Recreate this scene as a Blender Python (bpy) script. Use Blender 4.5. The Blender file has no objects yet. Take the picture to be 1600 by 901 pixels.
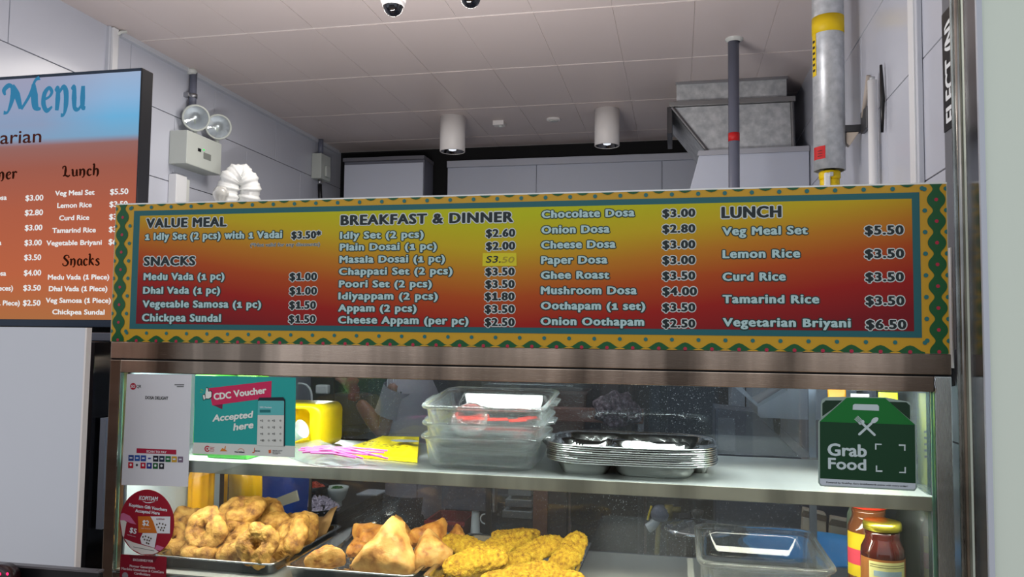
import bpy, math, random
from mathutils import Vector, Matrix, Euler, noise
sc = bpy.context.scene
EYE = 1.55                      # the scene is laid out relative to eye height and lifted at the very end
FPX = 1233.0                    # focal length in pixels of the 1600x901 frame

# ------------------------------------------------------------------ camera
_d = Vector((260, 75.5, FPX)).normalized()
_h = Vector((-6050, 1.5, FPX)); _h = (_h - _h.dot(_d)*_d).normalized()
AX = -_h; AY = _d; AZ = -AX.cross(AY)
if AZ.y > 0: AZ = -AZ
def ray(px, py):
    c = Vector((px-800, py-450.5, FPX)); return Vector((AX.dot(c), AY.dot(c), AZ.dot(c)))
def P(px, py, X=None, Y=None, Z=None):
    "point where the sight line of a pixel meets a real plane of the stall"
    r = ray(px, py)
    t = X/r.x if X is not None else (Y/r.y if Y is not None else Z/r.z)
    return r*t
cam_d = bpy.data.cameras.new('camera'); cam = bpy.data.objects.new('camera', cam_d)
sc.collection.objects.link(cam); sc.camera = cam
cam_d.sensor_width = 36; cam_d.lens = FPX/1600*36; cam_d.clip_start = .02
M = Matrix(((AX.x, -AX.y, -AX.z), (AY.x, -AY.y, -AY.z), (AZ.x, -AZ.y, -AZ.z)))
cam.matrix_world = M.to_4x4()

# ------------------------------------------------------------------ world, lights, exposure
sc.view_settings.view_transform = 'Standard'; sc.view_settings.look = 'None'
sc.view_settings.gamma = 1; sc.view_settings.use_curve_mapping = False
sc.view_settings.exposure = 0.0
w = bpy.data.worlds.new('world'); sc.world = w; w.use_nodes = True
w.node_tree.nodes['Background'].inputs[0].default_value = (.80, .88, 1.0, 1)
w.node_tree.nodes['Background'].inputs[1].default_value = .85
def area(name, loc, rot, sx, sy, power, col=(1,1,1)):
    l = bpy.data.lights.new(name, 'AREA'); l.shape = 'RECTANGLE'; l.size = sx; l.size_y = sy
    l.energy = power; l.color = col
    o = bpy.data.objects.new(name, l); sc.collection.objects.link(o)
    o.location = loc; o.rotation_euler = rot; return o
area('court_light', (-.8, -1.8, 1.75), (math.radians(28), 0, 0), 3.2, 1.2, 17, (1, .95, .90))
area('shelf_led', (-.38, 1.60, -.088), (math.radians(22), 0, 0), 1.60, .022, 8, (.95, 1, 1))
area('tray_led', (-.38, 1.585, -.322), (math.radians(26), 0, 0), 1.60, .020, 4.7, (1, .93, .80))
area('ceiling_fill', (-.80, 1.80, .085), (math.radians(180-24), 0, 0), .8, .06, 22, (1, .965, .955))  # unseen uplight added behind the menu board to brighten the ceiling
area('counter_fill', (-1.25, 3.1, 1.20), (0, 0, 0), 1.1, .3, 13, (1, .94, .88))  # unseen fill added above the kitchen counter

# ------------------------------------------------------------------ helpers
COL = sc.collection
class MB:
    "collects geometry in stall coordinates; build() links it as one mesh object"
    def __init__(s): s.v = []; s.f = []
    def add(s, vs, fs):
        n = len(s.v); s.v += [Vector(p) for p in vs]; s.f += [tuple(i+n for i in f) for f in fs]; return s
    def box(s, x0, x1, y0, y1, z0, z1):
        v = [(x,y,z) for z in (z0,z1) for y in (y0,y1) for x in (x0,x1)]
        return s.add(v, [(0,2,3,1),(4,5,7,6),(0,1,5,4),(2,6,7,3),(0,4,6,2),(1,3,7,5)])
    def prism(s, pts, n, d):
        "closed 3-D outline pushed by vector n*d"
        k = len(pts); a = [Vector(p) for p in pts]; b = [p+Vector(n)*d for p in a]
        return s.add(a+b, [tuple(range(k))[::-1], tuple(range(k,2*k))]+[(i,(i+1)%k,k+(i+1)%k,k+i) for i in range(k)])
    def poly(s, pts): return s.add(pts, [tuple(range(len(pts)))])
    def tube(s, path, r, n=12, caps=True):
        path = [Vector(p) for p in path]; R = r if isinstance(r, (list,tuple)) else [r]*len(path)
        base = len(s.v); prev = None
        for i, p in enumerate(path):
            t = (path[min(i+1,len(path)-1)]-path[max(i-1,0)]).normalized()
            if prev is None:
                u = t.orthogonal().normalized()
            else:
                u = (prev - prev.dot(t)*t).normalized()
            prev = u; w_ = t.cross(u)
            for k in range(n):
                a = 2*math.pi*k/n; s.v.append(p+(u*math.cos(a)+w_*math.sin(a))*R[i])
        for i in range(len(path)-1):
            for k in range(n):
                a = base+i*n+k; b = base+i*n+(k+1)%n; s.f.append((a,b,b+n,a+n))
        if caps:
            s.f.append(tuple(base+k for k in range(n))[::-1]); e = base+(len(path)-1)*n
            s.f.append(tuple(e+k for k in range(n)))
        return s
    def lathe(s, prof, c, n=28, axis=(0,0,1), caps=True):
        "profile of (radius, height) turned about axis through c"
        ax = Vector(axis).normalized(); u = ax.orthogonal().normalized(); w_ = ax.cross(u); c = Vector(c)
        base = len(s.v)
        for r, h in prof:
            for k in range(n):
                a = 2*math.pi*k/n; s.v.append(c+ax*h+(u*math.cos(a)+w_*math.sin(a))*max(r,1e-5))
        for i in range(len(prof)-1):
            for k in range(n):
                a = base+i*n+k; b = base+i*n+(k+1)%n; s.f.append((a,b,b+n,a+n))
        if caps:
            s.f.append(tuple(base+k for k in range(n))[::-1]); e = base+(len(prof)-1)*n
            s.f.append(tuple(e+k for k in range(n)))
        return s
    def loft(s, rings, cap=(True,True)):
        n = len(rings[0]); base = len(s.v)
        for r in rings: s.v += [Vector(p) for p in r]
        for i in range(len(rings)-1):
            for k in range(n):
                a = base+i*n+k; b = base+i*n+(k+1)%n; s.f.append((a,b,b+n,a+n))
        if cap[0]: s.f.append(tuple(base+k for k in range(n))[::-1])
        if cap[1]:
            e = base+(len(rings)-1)*n; s.f.append(tuple(e+k for k in range(n)))
        return s
    def xf(s, m):
        s.v = [m @ p for p in s.v]; return s
    def build(s, name, mat, parent=None, smooth=False, bevel=0, label=None, loc=None, rot=None, keep=False):
        me = bpy.data.meshes.new(name)
        off = Vector((0,0,0))
        if not keep:
            if parent is not None: off = world_loc(parent)
            elif loc is not None: off = Vector(loc)
        me.from_pydata([tuple(p-off) for p in s.v], [], s.f); me.update()
        me.materials.append(mat)
        if smooth:
            me.polygons.foreach_set('use_smooth', [True]*len(me.polygons))
        o = bpy.data.objects.new(name, me); COL.objects.link(o)
        if parent is not None: o.parent = parent
        elif loc is not None: o.location = loc
        if rot: o.rotation_euler = rot
        if bevel:
            b = o.modifiers.new('bevel', 'BEVEL'); b.width = bevel; b.segments = 2; b.limit_method = 'ANGLE'
        if label: o['label'] = label
        return o
def world_loc(o):
    p = Vector(o.location); q = o.parent
    while q is not None: p += q.location; q = q.parent
    return p
def thing(name, label, cat, loc=(0,0,0), group=None, rot=None):
    o = bpy.data.objects.new(name, None); COL.objects.link(o); o.location = loc; o.empty_display_size = .05
    if rot: o.rotation_euler = rot
    return tag(o, label, cat, group)
def tag(o, label, cat, group=None):
    o['label'] = label; o['category'] = cat
    if group: o['group'] = group
    return o
def struct(o): o['kind'] = 'structure'; return o
def rrect(cx, cy, w_, d, r, z, n=5):
    out = []
    for qx, qy, a0 in ((1,1,0),(-1,1,90),(-1,-1,180),(1,-1,270)):
        for k in range(n+1):
            a = math.radians(a0+90*k/n)
            out.append(Vector((cx+qx*(w_/2-r)+r*math.cos(a), cy+qy*(d/2-r)+r*math.sin(a), z)))
    return out
def copy_tree(o, parent=None):
    c = o.copy(); COL.objects.link(c); c.parent = parent
    for ch in list(o.children): copy_tree(ch, c)
    return c

# ------------------------------------------------------------------ materials
def srgb(r, g, b):
    f = lambda c: (c/255/12.92) if c/255 <= .04045 else ((c/255+.055)/1.055)**2.4
    return (f(r), f(g), f(b), 1)
def mat(name, col, rough=.5, metal=0, bump=0, bscale=60, var=0, stretch=None, emit=None, trans=0, ior=1.45, alpha=1, coat=0, spec=None, vscale=None, sss=0):
    m = bpy.data.materials.new(name); m.use_nodes = True; nt = m.node_tree; b = nt.nodes['Principled BSDF']
    if len(col) == 3: col = srgb(*col)
    b.inputs['Base Color'].default_value = col; b.inputs['Roughness'].default_value = rough
    b.inputs['Metallic'].default_value = metal; b.inputs['IOR'].default_value = ior
    b.inputs['Transmission Weight'].default_value = trans; b.inputs['Alpha'].default_value = alpha
    b.inputs['Coat Weight'].default_value = coat
    if sss:
        b.inputs['Subsurface Weight'].default_value = sss; b.inputs['Subsurface Radius'].default_value = (.01,.005,.002)
    if spec is not None: b.inputs['Specular IOR Level'].default_value = spec
    if emit:
        b.inputs['Emission Color'].default_value = srgb(*emit[:3]); b.inputs['Emission Strength'].default_value = emit[3]
    if bump or var:
        tc = nt.nodes.new('ShaderNodeTexCoord'); mp = nt.nodes.new('ShaderNodeMapping')
        nt.links.new(tc.outputs['Object'], mp.inputs[0])
        if stretch: mp.inputs['Scale'].default_value = stretch
        nz = nt.nodes.new('ShaderNodeTexNoise'); nz.inputs['Scale'].default_value = bscale; nz.inputs['Detail'].default_value = 5
        nt.links.new(mp.outputs[0], nz.inputs['Vector'])
        if bump:
            bp = nt.nodes.new('ShaderNodeBump'); bp.inputs['Strength'].default_value = bump; bp.inputs['Distance'].default_value = .002
            nt.links.new(nz.outputs[0], bp.inputs['Height']); nt.links.new(bp.outputs[0], b.inputs['Normal'])
        if var:
            n2 = nz
            if vscale:
                n2 = nt.nodes.new('ShaderNodeTexNoise'); n2.inputs['Scale'].default_value = vscale; n2.inputs['Detail'].default_value = 6
                nt.links.new(mp.outputs[0], n2.inputs['Vector'])
            rp = nt.nodes.new('ShaderNodeValToRGB'); rp.color_ramp.elements[0].position = .3; rp.color_ramp.elements[1].position = .7
            rp.color_ramp.elements[0].color = tuple(c*(1-var) for c in col[:3])+(1,)
            rp.color_ramp.elements[1].color = tuple(min(1,c*(1+var)) for c in col[:3])+(1,)
            nt.links.new(n2.outputs[0], rp.inputs[0]); nt.links.new(rp.outputs[0], b.inputs['Base Color'])
    return m
def ramp_mat(name, cols, scale, rough=.6, bump=.4, bdist=.004, detail=6, sss=0, bscale=None, metal=0, stretch=None):
    "noise driven colour ramp with bump, for food and galvanised metal"
    m = bpy.data.materials.new(name); m.use_nodes = True; nt = m.node_tree; b = nt.nodes['Principled BSDF']
    b.inputs['Roughness'].default_value = rough; b.inputs['Metallic'].default_value = metal
    if sss: b.inputs['Subsurface Weight'].default_value = sss; b.inputs['Subsurface Radius'].default_value = (.01,.005,.002)
    tc = nt.nodes.new('ShaderNodeTexCoord'); mp = nt.nodes.new('ShaderNodeMapping'); nt.links.new(tc.outputs['Object'], mp.inputs[0])
    if stretch: mp.inputs['Scale'].default_value = stretch
    nz = nt.nodes.new('ShaderNodeTexNoise'); nz.inputs['Scale'].default_value = scale; nz.inputs['Detail'].default_value = detail
    nt.links.new(mp.outputs[0], nz.inputs['Vector'])
    rp = nt.nodes.new('ShaderNodeValToRGB'); els = rp.color_ramp.elements
    while len(els) < len(cols): els.new(.5)
    for e, (p, c) in zip(els, cols): e.position = p; e.color = srgb(*c)
    nt.links.new(nz.outputs[0], rp.inputs[0]); nt.links.new(rp.outputs[0], b.inputs['Base Color'])
    n2 = nt.nodes.new('ShaderNodeTexNoise'); n2.inputs['Scale'].default_value = bscale or scale*3; n2.inputs['Detail'].default_value = 6
    nt.links.new(mp.outputs[0], n2.inputs['Vector'])
    bp = nt.nodes.new('ShaderNodeBump'); bp.inputs['Strength'].default_value = bump; bp.inputs['Distance'].default_value = bdist
    nt.links.new(n2.outputs[0], bp.inputs['Height']); nt.links.new(bp.outputs[0], b.inputs['Normal'])
    return m
def pane_mat(name, tint=(.96,1,.98), rough=.0, specks=0, haze=0, seed=0):
    "thin clear pane: mostly see-through, mirror by Fresnel, optional dried specks on it"
    m = bpy.data.materials.new(name); m.use_nodes = True; nt = m.node_tree; nt.nodes.clear()
    out = nt.nodes.new('ShaderNodeOutputMaterial'); tr = nt.nodes.new('ShaderNodeBsdfTransparent'); gl = nt.nodes.new('ShaderNodeBsdfGlossy')
    tr.inputs[0].default_value = (*tint, 1); gl.inputs['Roughness'].default_value = rough
    fr = nt.nodes.new('ShaderNodeFresnel'); fr.inputs[0].default_value = 1.45; mx = nt.nodes.new('ShaderNodeMixShader')
    nt.links.new(fr.outputs[0], mx.inputs[0]); nt.links.new(tr.outputs[0], mx.inputs[1]); nt.links.new(gl.outputs[0], mx.inputs[2])
    last = mx
    if specks or haze:
        df = nt.nodes.new('ShaderNodeBsdfDiffuse'); df.inputs[0].default_value = (.8,.85,.95,1)
        m2 = nt.nodes.new('ShaderNodeMixShader'); tc = nt.nodes.new('ShaderNodeTexCoord')
        if specks:
            vo = nt.nodes.new('ShaderNodeTexVoronoi'); vo.inputs['Scale'].default_value = 170
            nz = nt.nodes.new('ShaderNodeTexNoise'); nz.inputs['Scale'].default_value = 6
            nt.links.new(tc.outputs['Object'], vo.inputs['Vector']); nt.links.new(tc.outputs['Object'], nz.inputs['Vector'])
            a = nt.nodes.new('ShaderNodeMath'); a.operation = 'MULTIPLY'; a.inputs[1].default_value = specks
            nt.links.new(nz.outputs[0], a.inputs[0])
            lt = nt.nodes.new('ShaderNodeMath'); lt.operation = 'LESS_THAN'
            nt.links.new(vo.outputs['Distance'], lt.inputs[0]); nt.links.new(a.outputs[0], lt.inputs[1])
            sub = nt.nodes.new('ShaderNodeMath'); sub.operation = 'MULTIPLY_ADD'; sub.inputs[1].default_value = .75; sub.inputs[2].default_value = haze
            nt.links.new(lt.outputs[0], sub.inputs[0]); nt.links.new(sub.outputs[0], m2.inputs[0])
        else: m2.inputs[0].default_value = haze
        nt.links.new(mx.outputs[0], m2.inputs[1]); nt.links.new(df.outputs[0], m2.inputs[2]); last = m2
    nt.links.new(last.outputs[0], out.inputs[0]); return m
def emis(name, col, s=1):
    m = bpy.data.materials.new(name); m.use_nodes = True; nt = m.node_tree; nt.nodes.clear()
    o = nt.nodes.new('ShaderNodeOutputMaterial'); e = nt.nodes.new('ShaderNodeEmission')
    e.inputs[0].default_value = srgb(*col); e.inputs[1].default_value = s; nt.links.new(e.outputs[0], o.inputs[0]); return m
def steel(name, col=(150,146,140), rough=.28, stretch=(2,160,260), var=.25, bump=.03, vstretch=(2.2,.2,.2)):
    "brushed stainless with reflections worked into its colour"
    m = bpy.data.materials.new(name); m.use_nodes = True; nt = m.node_tree; b = nt.nodes['Principled BSDF']
    b.inputs['Metallic'].default_value = 1; b.inputs['Anisotropic'].default_value = .5
    tc = nt.nodes.new('ShaderNodeTexCoord'); mp = nt.nodes.new('ShaderNodeMapping'); mp.inputs['Scale'].default_value = stretch
    nt.links.new(tc.outputs['Object'], mp.inputs[0])
    nz = nt.nodes.new('ShaderNodeTexNoise'); nz.inputs['Scale'].default_value = 14; nz.inputs['Detail'].default_value = 6
    nt.links.new(mp.outputs[0], nz.inputs['Vector'])
    bp = nt.nodes.new('ShaderNodeBump'); bp.inputs['Strength'].default_value = bump; bp.inputs['Distance'].default_value = .001
    nt.links.new(nz.outputs[0], bp.inputs['Height']); nt.links.new(bp.outputs[0], b.inputs['Normal'])
    rp = nt.nodes.new('ShaderNodeMapRange'); rp.inputs['To Min'].default_value = rough-.08; rp.inputs['To Max'].default_value = rough+.12
    nt.links.new(nz.outputs[0], rp.inputs[0]); nt.links.new(rp.outputs[0], b.inputs['Roughness'])
    m2 = nt.nodes.new('ShaderNodeMapping'); m2.inputs['Scale'].default_value = vstretch; nt.links.new(tc.outputs['Object'], m2.inputs[0])
    n2 = nt.nodes.new('ShaderNodeTexNoise'); n2.inputs['Scale'].default_value = 3; n2.inputs['Detail'].default_value = 4  # slow colour drift imitates reflections along the steel
    nt.links.new(m2.outputs[0], n2.inputs['Vector'])
    cr = nt.nodes.new('ShaderNodeValToRGB'); c = srgb(*col)
    cr.color_ramp.elements[0].position = .42; cr.color_ramp.elements[1].position = .58
    cr.color_ramp.elements[0].color = tuple(k*(1-var) for k in c[:3])+(1,); cr.color_ramp.elements[1].color = tuple(min(1,k*(1+var)) for k in c[:3])+(1,)
    nt.links.new(n2.outputs[0], cr.inputs[0]); nt.links.new(cr.outputs[0], b.inputs['Base Color'])
    return m

STEEL = steel('brushed_steel', (186,166,148), .22, var=.55)
STEEL_B = steel('bronze_steel', (150,128,110), .30, stretch=(160,160,2), vstretch=(.2,.2,2.5))
STEEL_V = steel('brushed_steel_upright', (196,202,200), .24, stretch=(200,200,2), vstretch=(.2,.2,2))
STEEL_D = steel('dark_steel', (90,90,92), .35)
MIRROR = mat('polished_steel', (205,205,205), .10, 1, bump=.05, bscale=30)
TRAYM = mat('tray_steel', (188,190,192), .22, 1, bump=.08, bscale=25, var=.1)
ALU = mat('brushed_aluminium', (170,172,176), .35, 1)
GALV = ramp_mat('galvanised_sheet', [(.3,(168,172,176)),(.5,(186,190,192)),(.7,(206,208,210))], 34, .40, .1, .001, metal=.3, bscale=30)
GALVP = ramp_mat('galvanised_pipe', [(.3,(176,180,184)),(.5,(192,196,200)),(.7,(208,210,214))], 40, .38, .1, .001, metal=.3, bscale=40)
TILE = mat('wall_tile_glaze', (194,198,209), .22, bump=.02, bscale=8, spec=.5)
GROUT = mat('dark_joint', (52,50,54), .9)
CEILP = mat('ceiling_panel_paint', (214,202,199), .42, bump=.02, bscale=5)
CEILJ = mat('ceiling_joint', (250,244,240), .6)
TRIMW = mat('white_trim', (196,200,208), .4)
PLW = mat('white_plastic', (224,226,228), .4)
PLW2 = mat('offwhite_plastic', (205,208,204), .42)
LAMPW = mat('white_paint', (235,232,230), .4)
BLACK = mat('black_plastic', (14,14,17), .35)
BLACKM = mat('black_matte', (8,8,10), .75)
GREYPVC = mat('grey_pvc', (104,108,124), .4)
YEL = mat('yellow_tape', (230,196,8), .5)
RED = mat('red_tape', (190,22,26), .5)
GREEN = mat('green_paint', (18,120,60), .5)
CABG = mat('cabinet_grey', (198,204,218), .5)
CABD = mat('cabinet_dark', (112,114,126), .5)
CONC = mat('floor_tile', (158,138,118), .55, var=.2, bscale=4)
BRN = mat('brown_board', (96,58,42), .6, var=.25, bscale=6, stretch=(1,1,.2))
WHITE_INK = mat('white_ink', (232,236,238), .5)
BLK_INK = mat('black_ink', (16,20,22), .5)
INKS = {}
def ink(r, g, b, rough=.5):
    k = (r,g,b)
    if k not in INKS: INKS[k] = mat('ink_%02x%02x%02x' % k, k, rough)
    return INKS[k]
PANE = pane_mat('clear_pane'); REARPANE = pane_mat('specked_pane', (.80,.84,.90), .0, specks=.16, haze=.012)
GLASSW = bpy.data.materials.new('bakeware_glass'); GLASSW.use_nodes = True; _n = GLASSW.node_tree; _n.nodes.clear()
_o = _n.nodes.new('ShaderNodeOutputMaterial'); _g = _n.nodes.new('ShaderNodeBsdfGlass'); _g.inputs['IOR'].default_value = 1.45; _g.inputs['Roughness'].default_value = .02
_t = _n.nodes.new('ShaderNodeBsdfTransparent'); _t.inputs[0].default_value = (.97,.99,.985,1); _x = _n.nodes.new('ShaderNodeMixShader'); _x.inputs[0].default_value = .30
_r = _n.nodes.new('ShaderNodeBsdfDiffuse'); _r.inputs[0].default_value = (.9,.94,.94,1); _y = _n.nodes.new('ShaderNodeMixShader')  # white diffuse at the edges imitates bright reflections on the glass
_lw = _n.nodes.new('ShaderNodeLayerWeight'); _lw.inputs[0].default_value = .4; _m = _n.nodes.new('ShaderNodeMath'); _m.operation = 'MULTIPLY_ADD'; _m.inputs[1].default_value = .10; _m.inputs[2].default_value = .0
_n.links.new(_lw.outputs['Facing'], _m.inputs[0]); _n.links.new(_m.outputs[0], _y.inputs[0])
_n.links.new(_g.outputs[0], _x.inputs[1]); _n.links.new(_t.outputs[0], _x.inputs[2]); _n.links.new(_x.outputs[0], _y.inputs[1]); _n.links.new(_r.outputs[0], _y.inputs[2]); _n.links.new(_y.outputs[0], _o.inputs[0])
GEDGE = mat('green_glass_edge', (120,170,150), .25, trans=.5)

# ------------------------------------------------------------------ lettering
_tc = {}
def glyphs(s, extra=0, shear=0):
    k = (s, extra, shear)
    if k not in _tc:
        c = bpy.data.curves.new('t', 'FONT'); c.body = s; c.offset = extra; c.resolution_u = 3; c.shear = shear
        o = bpy.data.objects.new('t', c); COL.objects.link(o)
        dg = bpy.context.evaluated_depsgraph_get(); me = o.evaluated_get(dg).to_mesh()
        v = [(p.co.x, p.co.y) for p in me.vertices]; f = [tuple(p.vertices) for p in me.polygons]
        o.to_mesh_clear(); bpy.data.objects.remove(o); bpy.data.curves.remove(c)
        _tc[k] = (v, f)
    return _tc[k]
def _w(s, shear=0):
    v, _ = glyphs(s, 0, shear); return max(p[0] for p in v)
CAP = max(p[1] for p in glyphs('H')[0]); _WH = _w('H'); _adv = {}
def advance(ch):
    if ch not in _adv: _adv[ch] = _w(ch+'H')-_WH
    return _adv[ch]
ONE = ([(.02,.60),(.24,.78),(.36,.78),(.36,.12),(.50,.12),(.50,0),(.04,0),(.04,.12),(.20,.12),(.20,.60),(.07,.50)],
       [(9,0,1,2,3),(9,10,0),(3,4,5,6,7,8),(3,8,9)])
def layout(s, track, shear, one):
    vs, fs, x = [], [], 0
    for ch in s:
        ky = 1.12 if (one == 1 and ch in 'aceimnorsuvwxzgpqy') else 1
        if ch == '1':
            k = CAP*(1.0 if one > 1 else .82)/.78; w_ = CAP*.72
            n = len(vs); vs += [(x+CAP*.06+px*CAP/.78*.95, py*k) for px, py in ONE[0]]; fs += [tuple(i+n for i in f) for f in ONE[1]]
            x += w_+track*CAP; continue
        if ch != ' ':
            v, f = glyphs(ch, 0, shear); n = len(vs)
            vs += [(x+a, b*ky) for a, b in v]; fs += [tuple(i+n for i in q) for q in f]
        x += advance(ch)+track*CAP
    return vs, fs
def text(mb, s, O, U, V, N, width, cap, grow=0, lift=0, shear=0, dirs=8, track=.0, gy=.75, one=2):
    "flat lettering: cap height cap, squeezed to width; grow thickens the strokes by that many metres"
    v, f = layout(s, track, shear, one)
    x0 = min(p[0] for p in v); x1 = max(p[0] for p in v)
    sy = cap/CAP; sx = (width/(x1-x0)) if width else sy
    O, U, V, N = Vector(O), Vector(U), Vector(V), Vector(N)
    offs = [(0,0)] if grow == 0 else [(grow*math.cos(2*math.pi*k/dirs), gy*grow*math.sin(2*math.pi*k/dirs)) for k in range(dirs)]+[(0,0)]
    for i, (dx, dy) in enumerate(offs):
        z = lift+i*4e-6
        mb.add([O+U*((p[0]-x0)*sx+dx)+V*(p[1]*sy+dy)+N*z for p in v], f)
XU, ZU, YN = (1,0,0), (0,0,1), (0,-1,0)
def ptext(mb, s, x0, x1, yb, cap, Y, grow=0, lift=.0006, shear=0, dirs=8, fit=True, track=0, gy=.75, one=2):
    "lettering on the plane at depth Y whose baseline starts at pixel (x0,yb), ends at x1, capitals cap pixels high"
    A = P(x0, yb, Y=Y); B = P(x1, yb, Y=Y); C = P(x0, yb-cap, Y=Y)
    text(mb, s, A, XU, ZU, YN, (B.x-A.x) if fit else None, C.z-A.z, grow, lift, shear, dirs, track, gy, one)
def ppoly(mb, pts, Y, lift=0, th=0):
    q = [P(x, y, Y=Y)+Vector((0,-lift,0)) for x, y in pts]
    if th: mb.prism(q, (0,1,0), th)
    else: mb.poly(q)
def disc(mb, c, r, N=(0,-1,0), n=20, rz=None):
    c = Vector(c); rz = rz or r
    mb.poly([c+Vector((r*math.cos(2*math.pi*k/n),0,rz*math.sin(2*math.pi*k/n))) for k in range(n)])
# ================================================================== ROOM
XL, XR, ZC, ZF, YB = -2.285, .60, 1.24, -1.55, 5.0
fl = struct(MB().box(-5, 4.2, -6, 5.4, ZF-.1, ZF).build('floor', GROUT, loc=(0,0,ZF)))
fmesh = None
k = 0
for i in range(9):                       # large floor tiles, laid through to the court in front of the stall
    for j in range(11):
        if fmesh is None:
            t = MB().box(-.497,.497,-.497,.497,0,.004); o = t.build('floor_tile', CONC, keep=True); fmesh = o.data
        else:
            o = bpy.data.objects.new('floor_tile', fmesh); COL.objects.link(o)
        o.parent = fl; o.location = (-4.4+i, -5.4+j, 0)
# ceiling: backing plate with a light joint, panels hung under it
ce = struct(MB().box(XL, XR, .9, 5.35, ZC, ZC+.05).build('ceiling', CEILJ, loc=(0,0,ZC)))
cmesh = {}
ylines = [.2+.0, 2.309-1.212, 2.309-.606, 2.309, 2.915, 3.521, 4.127, 4.733, 5.339]
ylines = ylines[1:]
xlines = [.061+.303*k for k in range(-8, 2)]
xl2 = [XL+.002]+[x for x in xlines if XL+.02 < x < XR-.02]+[XR-.002]
for a, b in zip(xl2[:-1], xl2[1:]):
    for c, d in zip(ylines[:-1], ylines[1:]):
        d = min(d, 5.0)
        key = (round(b-a,3), round(d-c,3))
        gx, gy = .0010, .0055
        if key not in cmesh:
            o = MB().box(-(b-a)/2+gx, (b-a)/2-gx, -(d-c)/2+gy, (d-c)/2-gy, -.0022, -.0001).build('ceiling_panel', CEILP, keep=True, bevel=.0004); cmesh[key] = o
        else:
            o = cmesh[key].copy(); COL.objects.link(o)
        o.parent = ce; o.location = ((a+b)/2, (c+d)/2, random.Random(int(a*99+c*77)).uniform(-.0006,0))
def tiled_wall(name, X, sgn, y0, y1, rows, seams_odd, seams_even, z_top):
    w_ = struct(MB().box(min(X, X+sgn*.1), max(X, X+sgn*.1), y0, y1, ZF, z_top).build(name, GROUT, loc=(X,0,0)))
    w_.location = (X,0,0)
    for me_v in (): pass
    cache = {}
    for r, (za, zb) in enumerate(rows):
        ys = [y for y in (seams_odd if r % 2 == 0 else seams_even) if y0+.03 < y < y1-.03]
        ys = [y0]+ys+[y1]
        for a, b in zip(ys[:-1], ys[1:]):
            key = (round(b-a,3), round(zb-za,3)); g = .0017
            if key not in cache:
                o = MB().box(-.004, .004, -(b-a)/2+g, (b-a)/2-g, -(zb-za)/2+g, (zb-za)/2-g).build('wall_tile', TILE, keep=True, bevel=.0012); cache[key] = o
            else:
                o = cache[key].copy(); COL.objects.link(o)
            o.parent = w_; o.location = (-sgn*.004, (a+b)/2, (za+zb)/2)
    return w_
rows = [(.99,ZC)]+[(.99-.308*(k+1), .99-.308*k) for k in range(8)]+[(ZF,.99-.308*8)]
tiled_wall('wall_left', XL, -1, 1.45, 5.1, rows, [2.265+.62*k for k in range(-2,6)], [2.575+.62*k for k in range(-2,6)], ZC)
tiled_wall('wall_right', XR, 1, 1.56, 5.1, [(1.0,ZC)]+[(1.0-.306*(k+1), 1.0-.306*k) for k in range(8)]+[(ZF,1.0-.306*8)],
           [3.05-.62*2,3.05-.62,3.05,3.67,4.29,4.91], [2.13,2.74,3.36,3.98,4.6], ZC)
# back wall: painted panels below a gap; near-black wall colour holds its shadow
bw = struct(MB().box(XL, XR, 5.02, 5.12, ZF, ZC+.3).build('wall_back', mat('back_wall_gap_shade', (20,20,22), .9), loc=(0,5.02,0)))
x_edges = [-1.50, -.9, -.1, .6]
for a, b in zip(x_edges[:-1], x_edges[1:]):
    MB().box(a+.0015, b-.0015, 4.985, 5.02, -.3, 1.10).build('wall_panel', CABG, parent=bw, bevel=.001)
MB().box(-1.50, XR-.001, 4.965, 5.02, 1.10, 1.145).build('top_rail', mat('rail_grey', (190,194,206), .45), parent=bw, bevel=.004)
MB().box(XL, XR, 4.95, 5.02, ZF, -.3).build('lower_panel', mat('dark_backsplash', (38,38,44), .35, .5), parent=bw)
struct(MB().box(XL+.001, XL+.030, 2.80, 4.95, ZC-.024, ZC-.001).build('trim_1', TRIMW, loc=(XL,2.8,ZC), bevel=.002)).location
# vertical cable trunking at the joint of the left wall
tr = struct(MB().box(XL+.001, XL+.022, 2.735, 2.795, .35, ZC-.003).build('trim_2', TRIMW, loc=(XL,2.76,ZC), bevel=.002))
MB().box(XL+.022, XL+.034, 2.745, 2.775, .35, ZC-.006).build('trunking_lid', PLW, parent=tr, bevel=.002)
MB().tube([(XL+.028,2.77,ZC-.03),(XL+.035,2.785,ZC-.012),(XL+.05,2.80,ZC-.006)], .007, 8).build('sealant', PLW2, parent=tr, smooth=True)
# court in front of the stall (behind the camera, seen only in reflections)
wf = struct(MB().box(-5, 4.2, -6.1, -6.0, ZF, .02).build('wall_front', mat('court_wall', (120,96,78), .7), loc=(0,-6,0)))
for k in range(8):
    MB().box(-4.8+k*1.12, -4.8+k*1.12+.75, -6.0, -5.94, ZF+.1, -.5+.2*(k%3)).build('panel', [BRN, CABD, mat('court_cream', (190,175,150), .6)][k%3], parent=wf)
# side return of the neighbouring unit on the right
TX_ = P(1540,400,Y=1.44).x
wn = struct(MB().box(TX_, 2.2, 1.44, 1.54, ZF, 2.0).build('wall_side', mat('pale_green_wall', (226,234,218), .6), loc=(.9,1.44,0)))
# ceiling upstand above the stall opening is out of view

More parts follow.
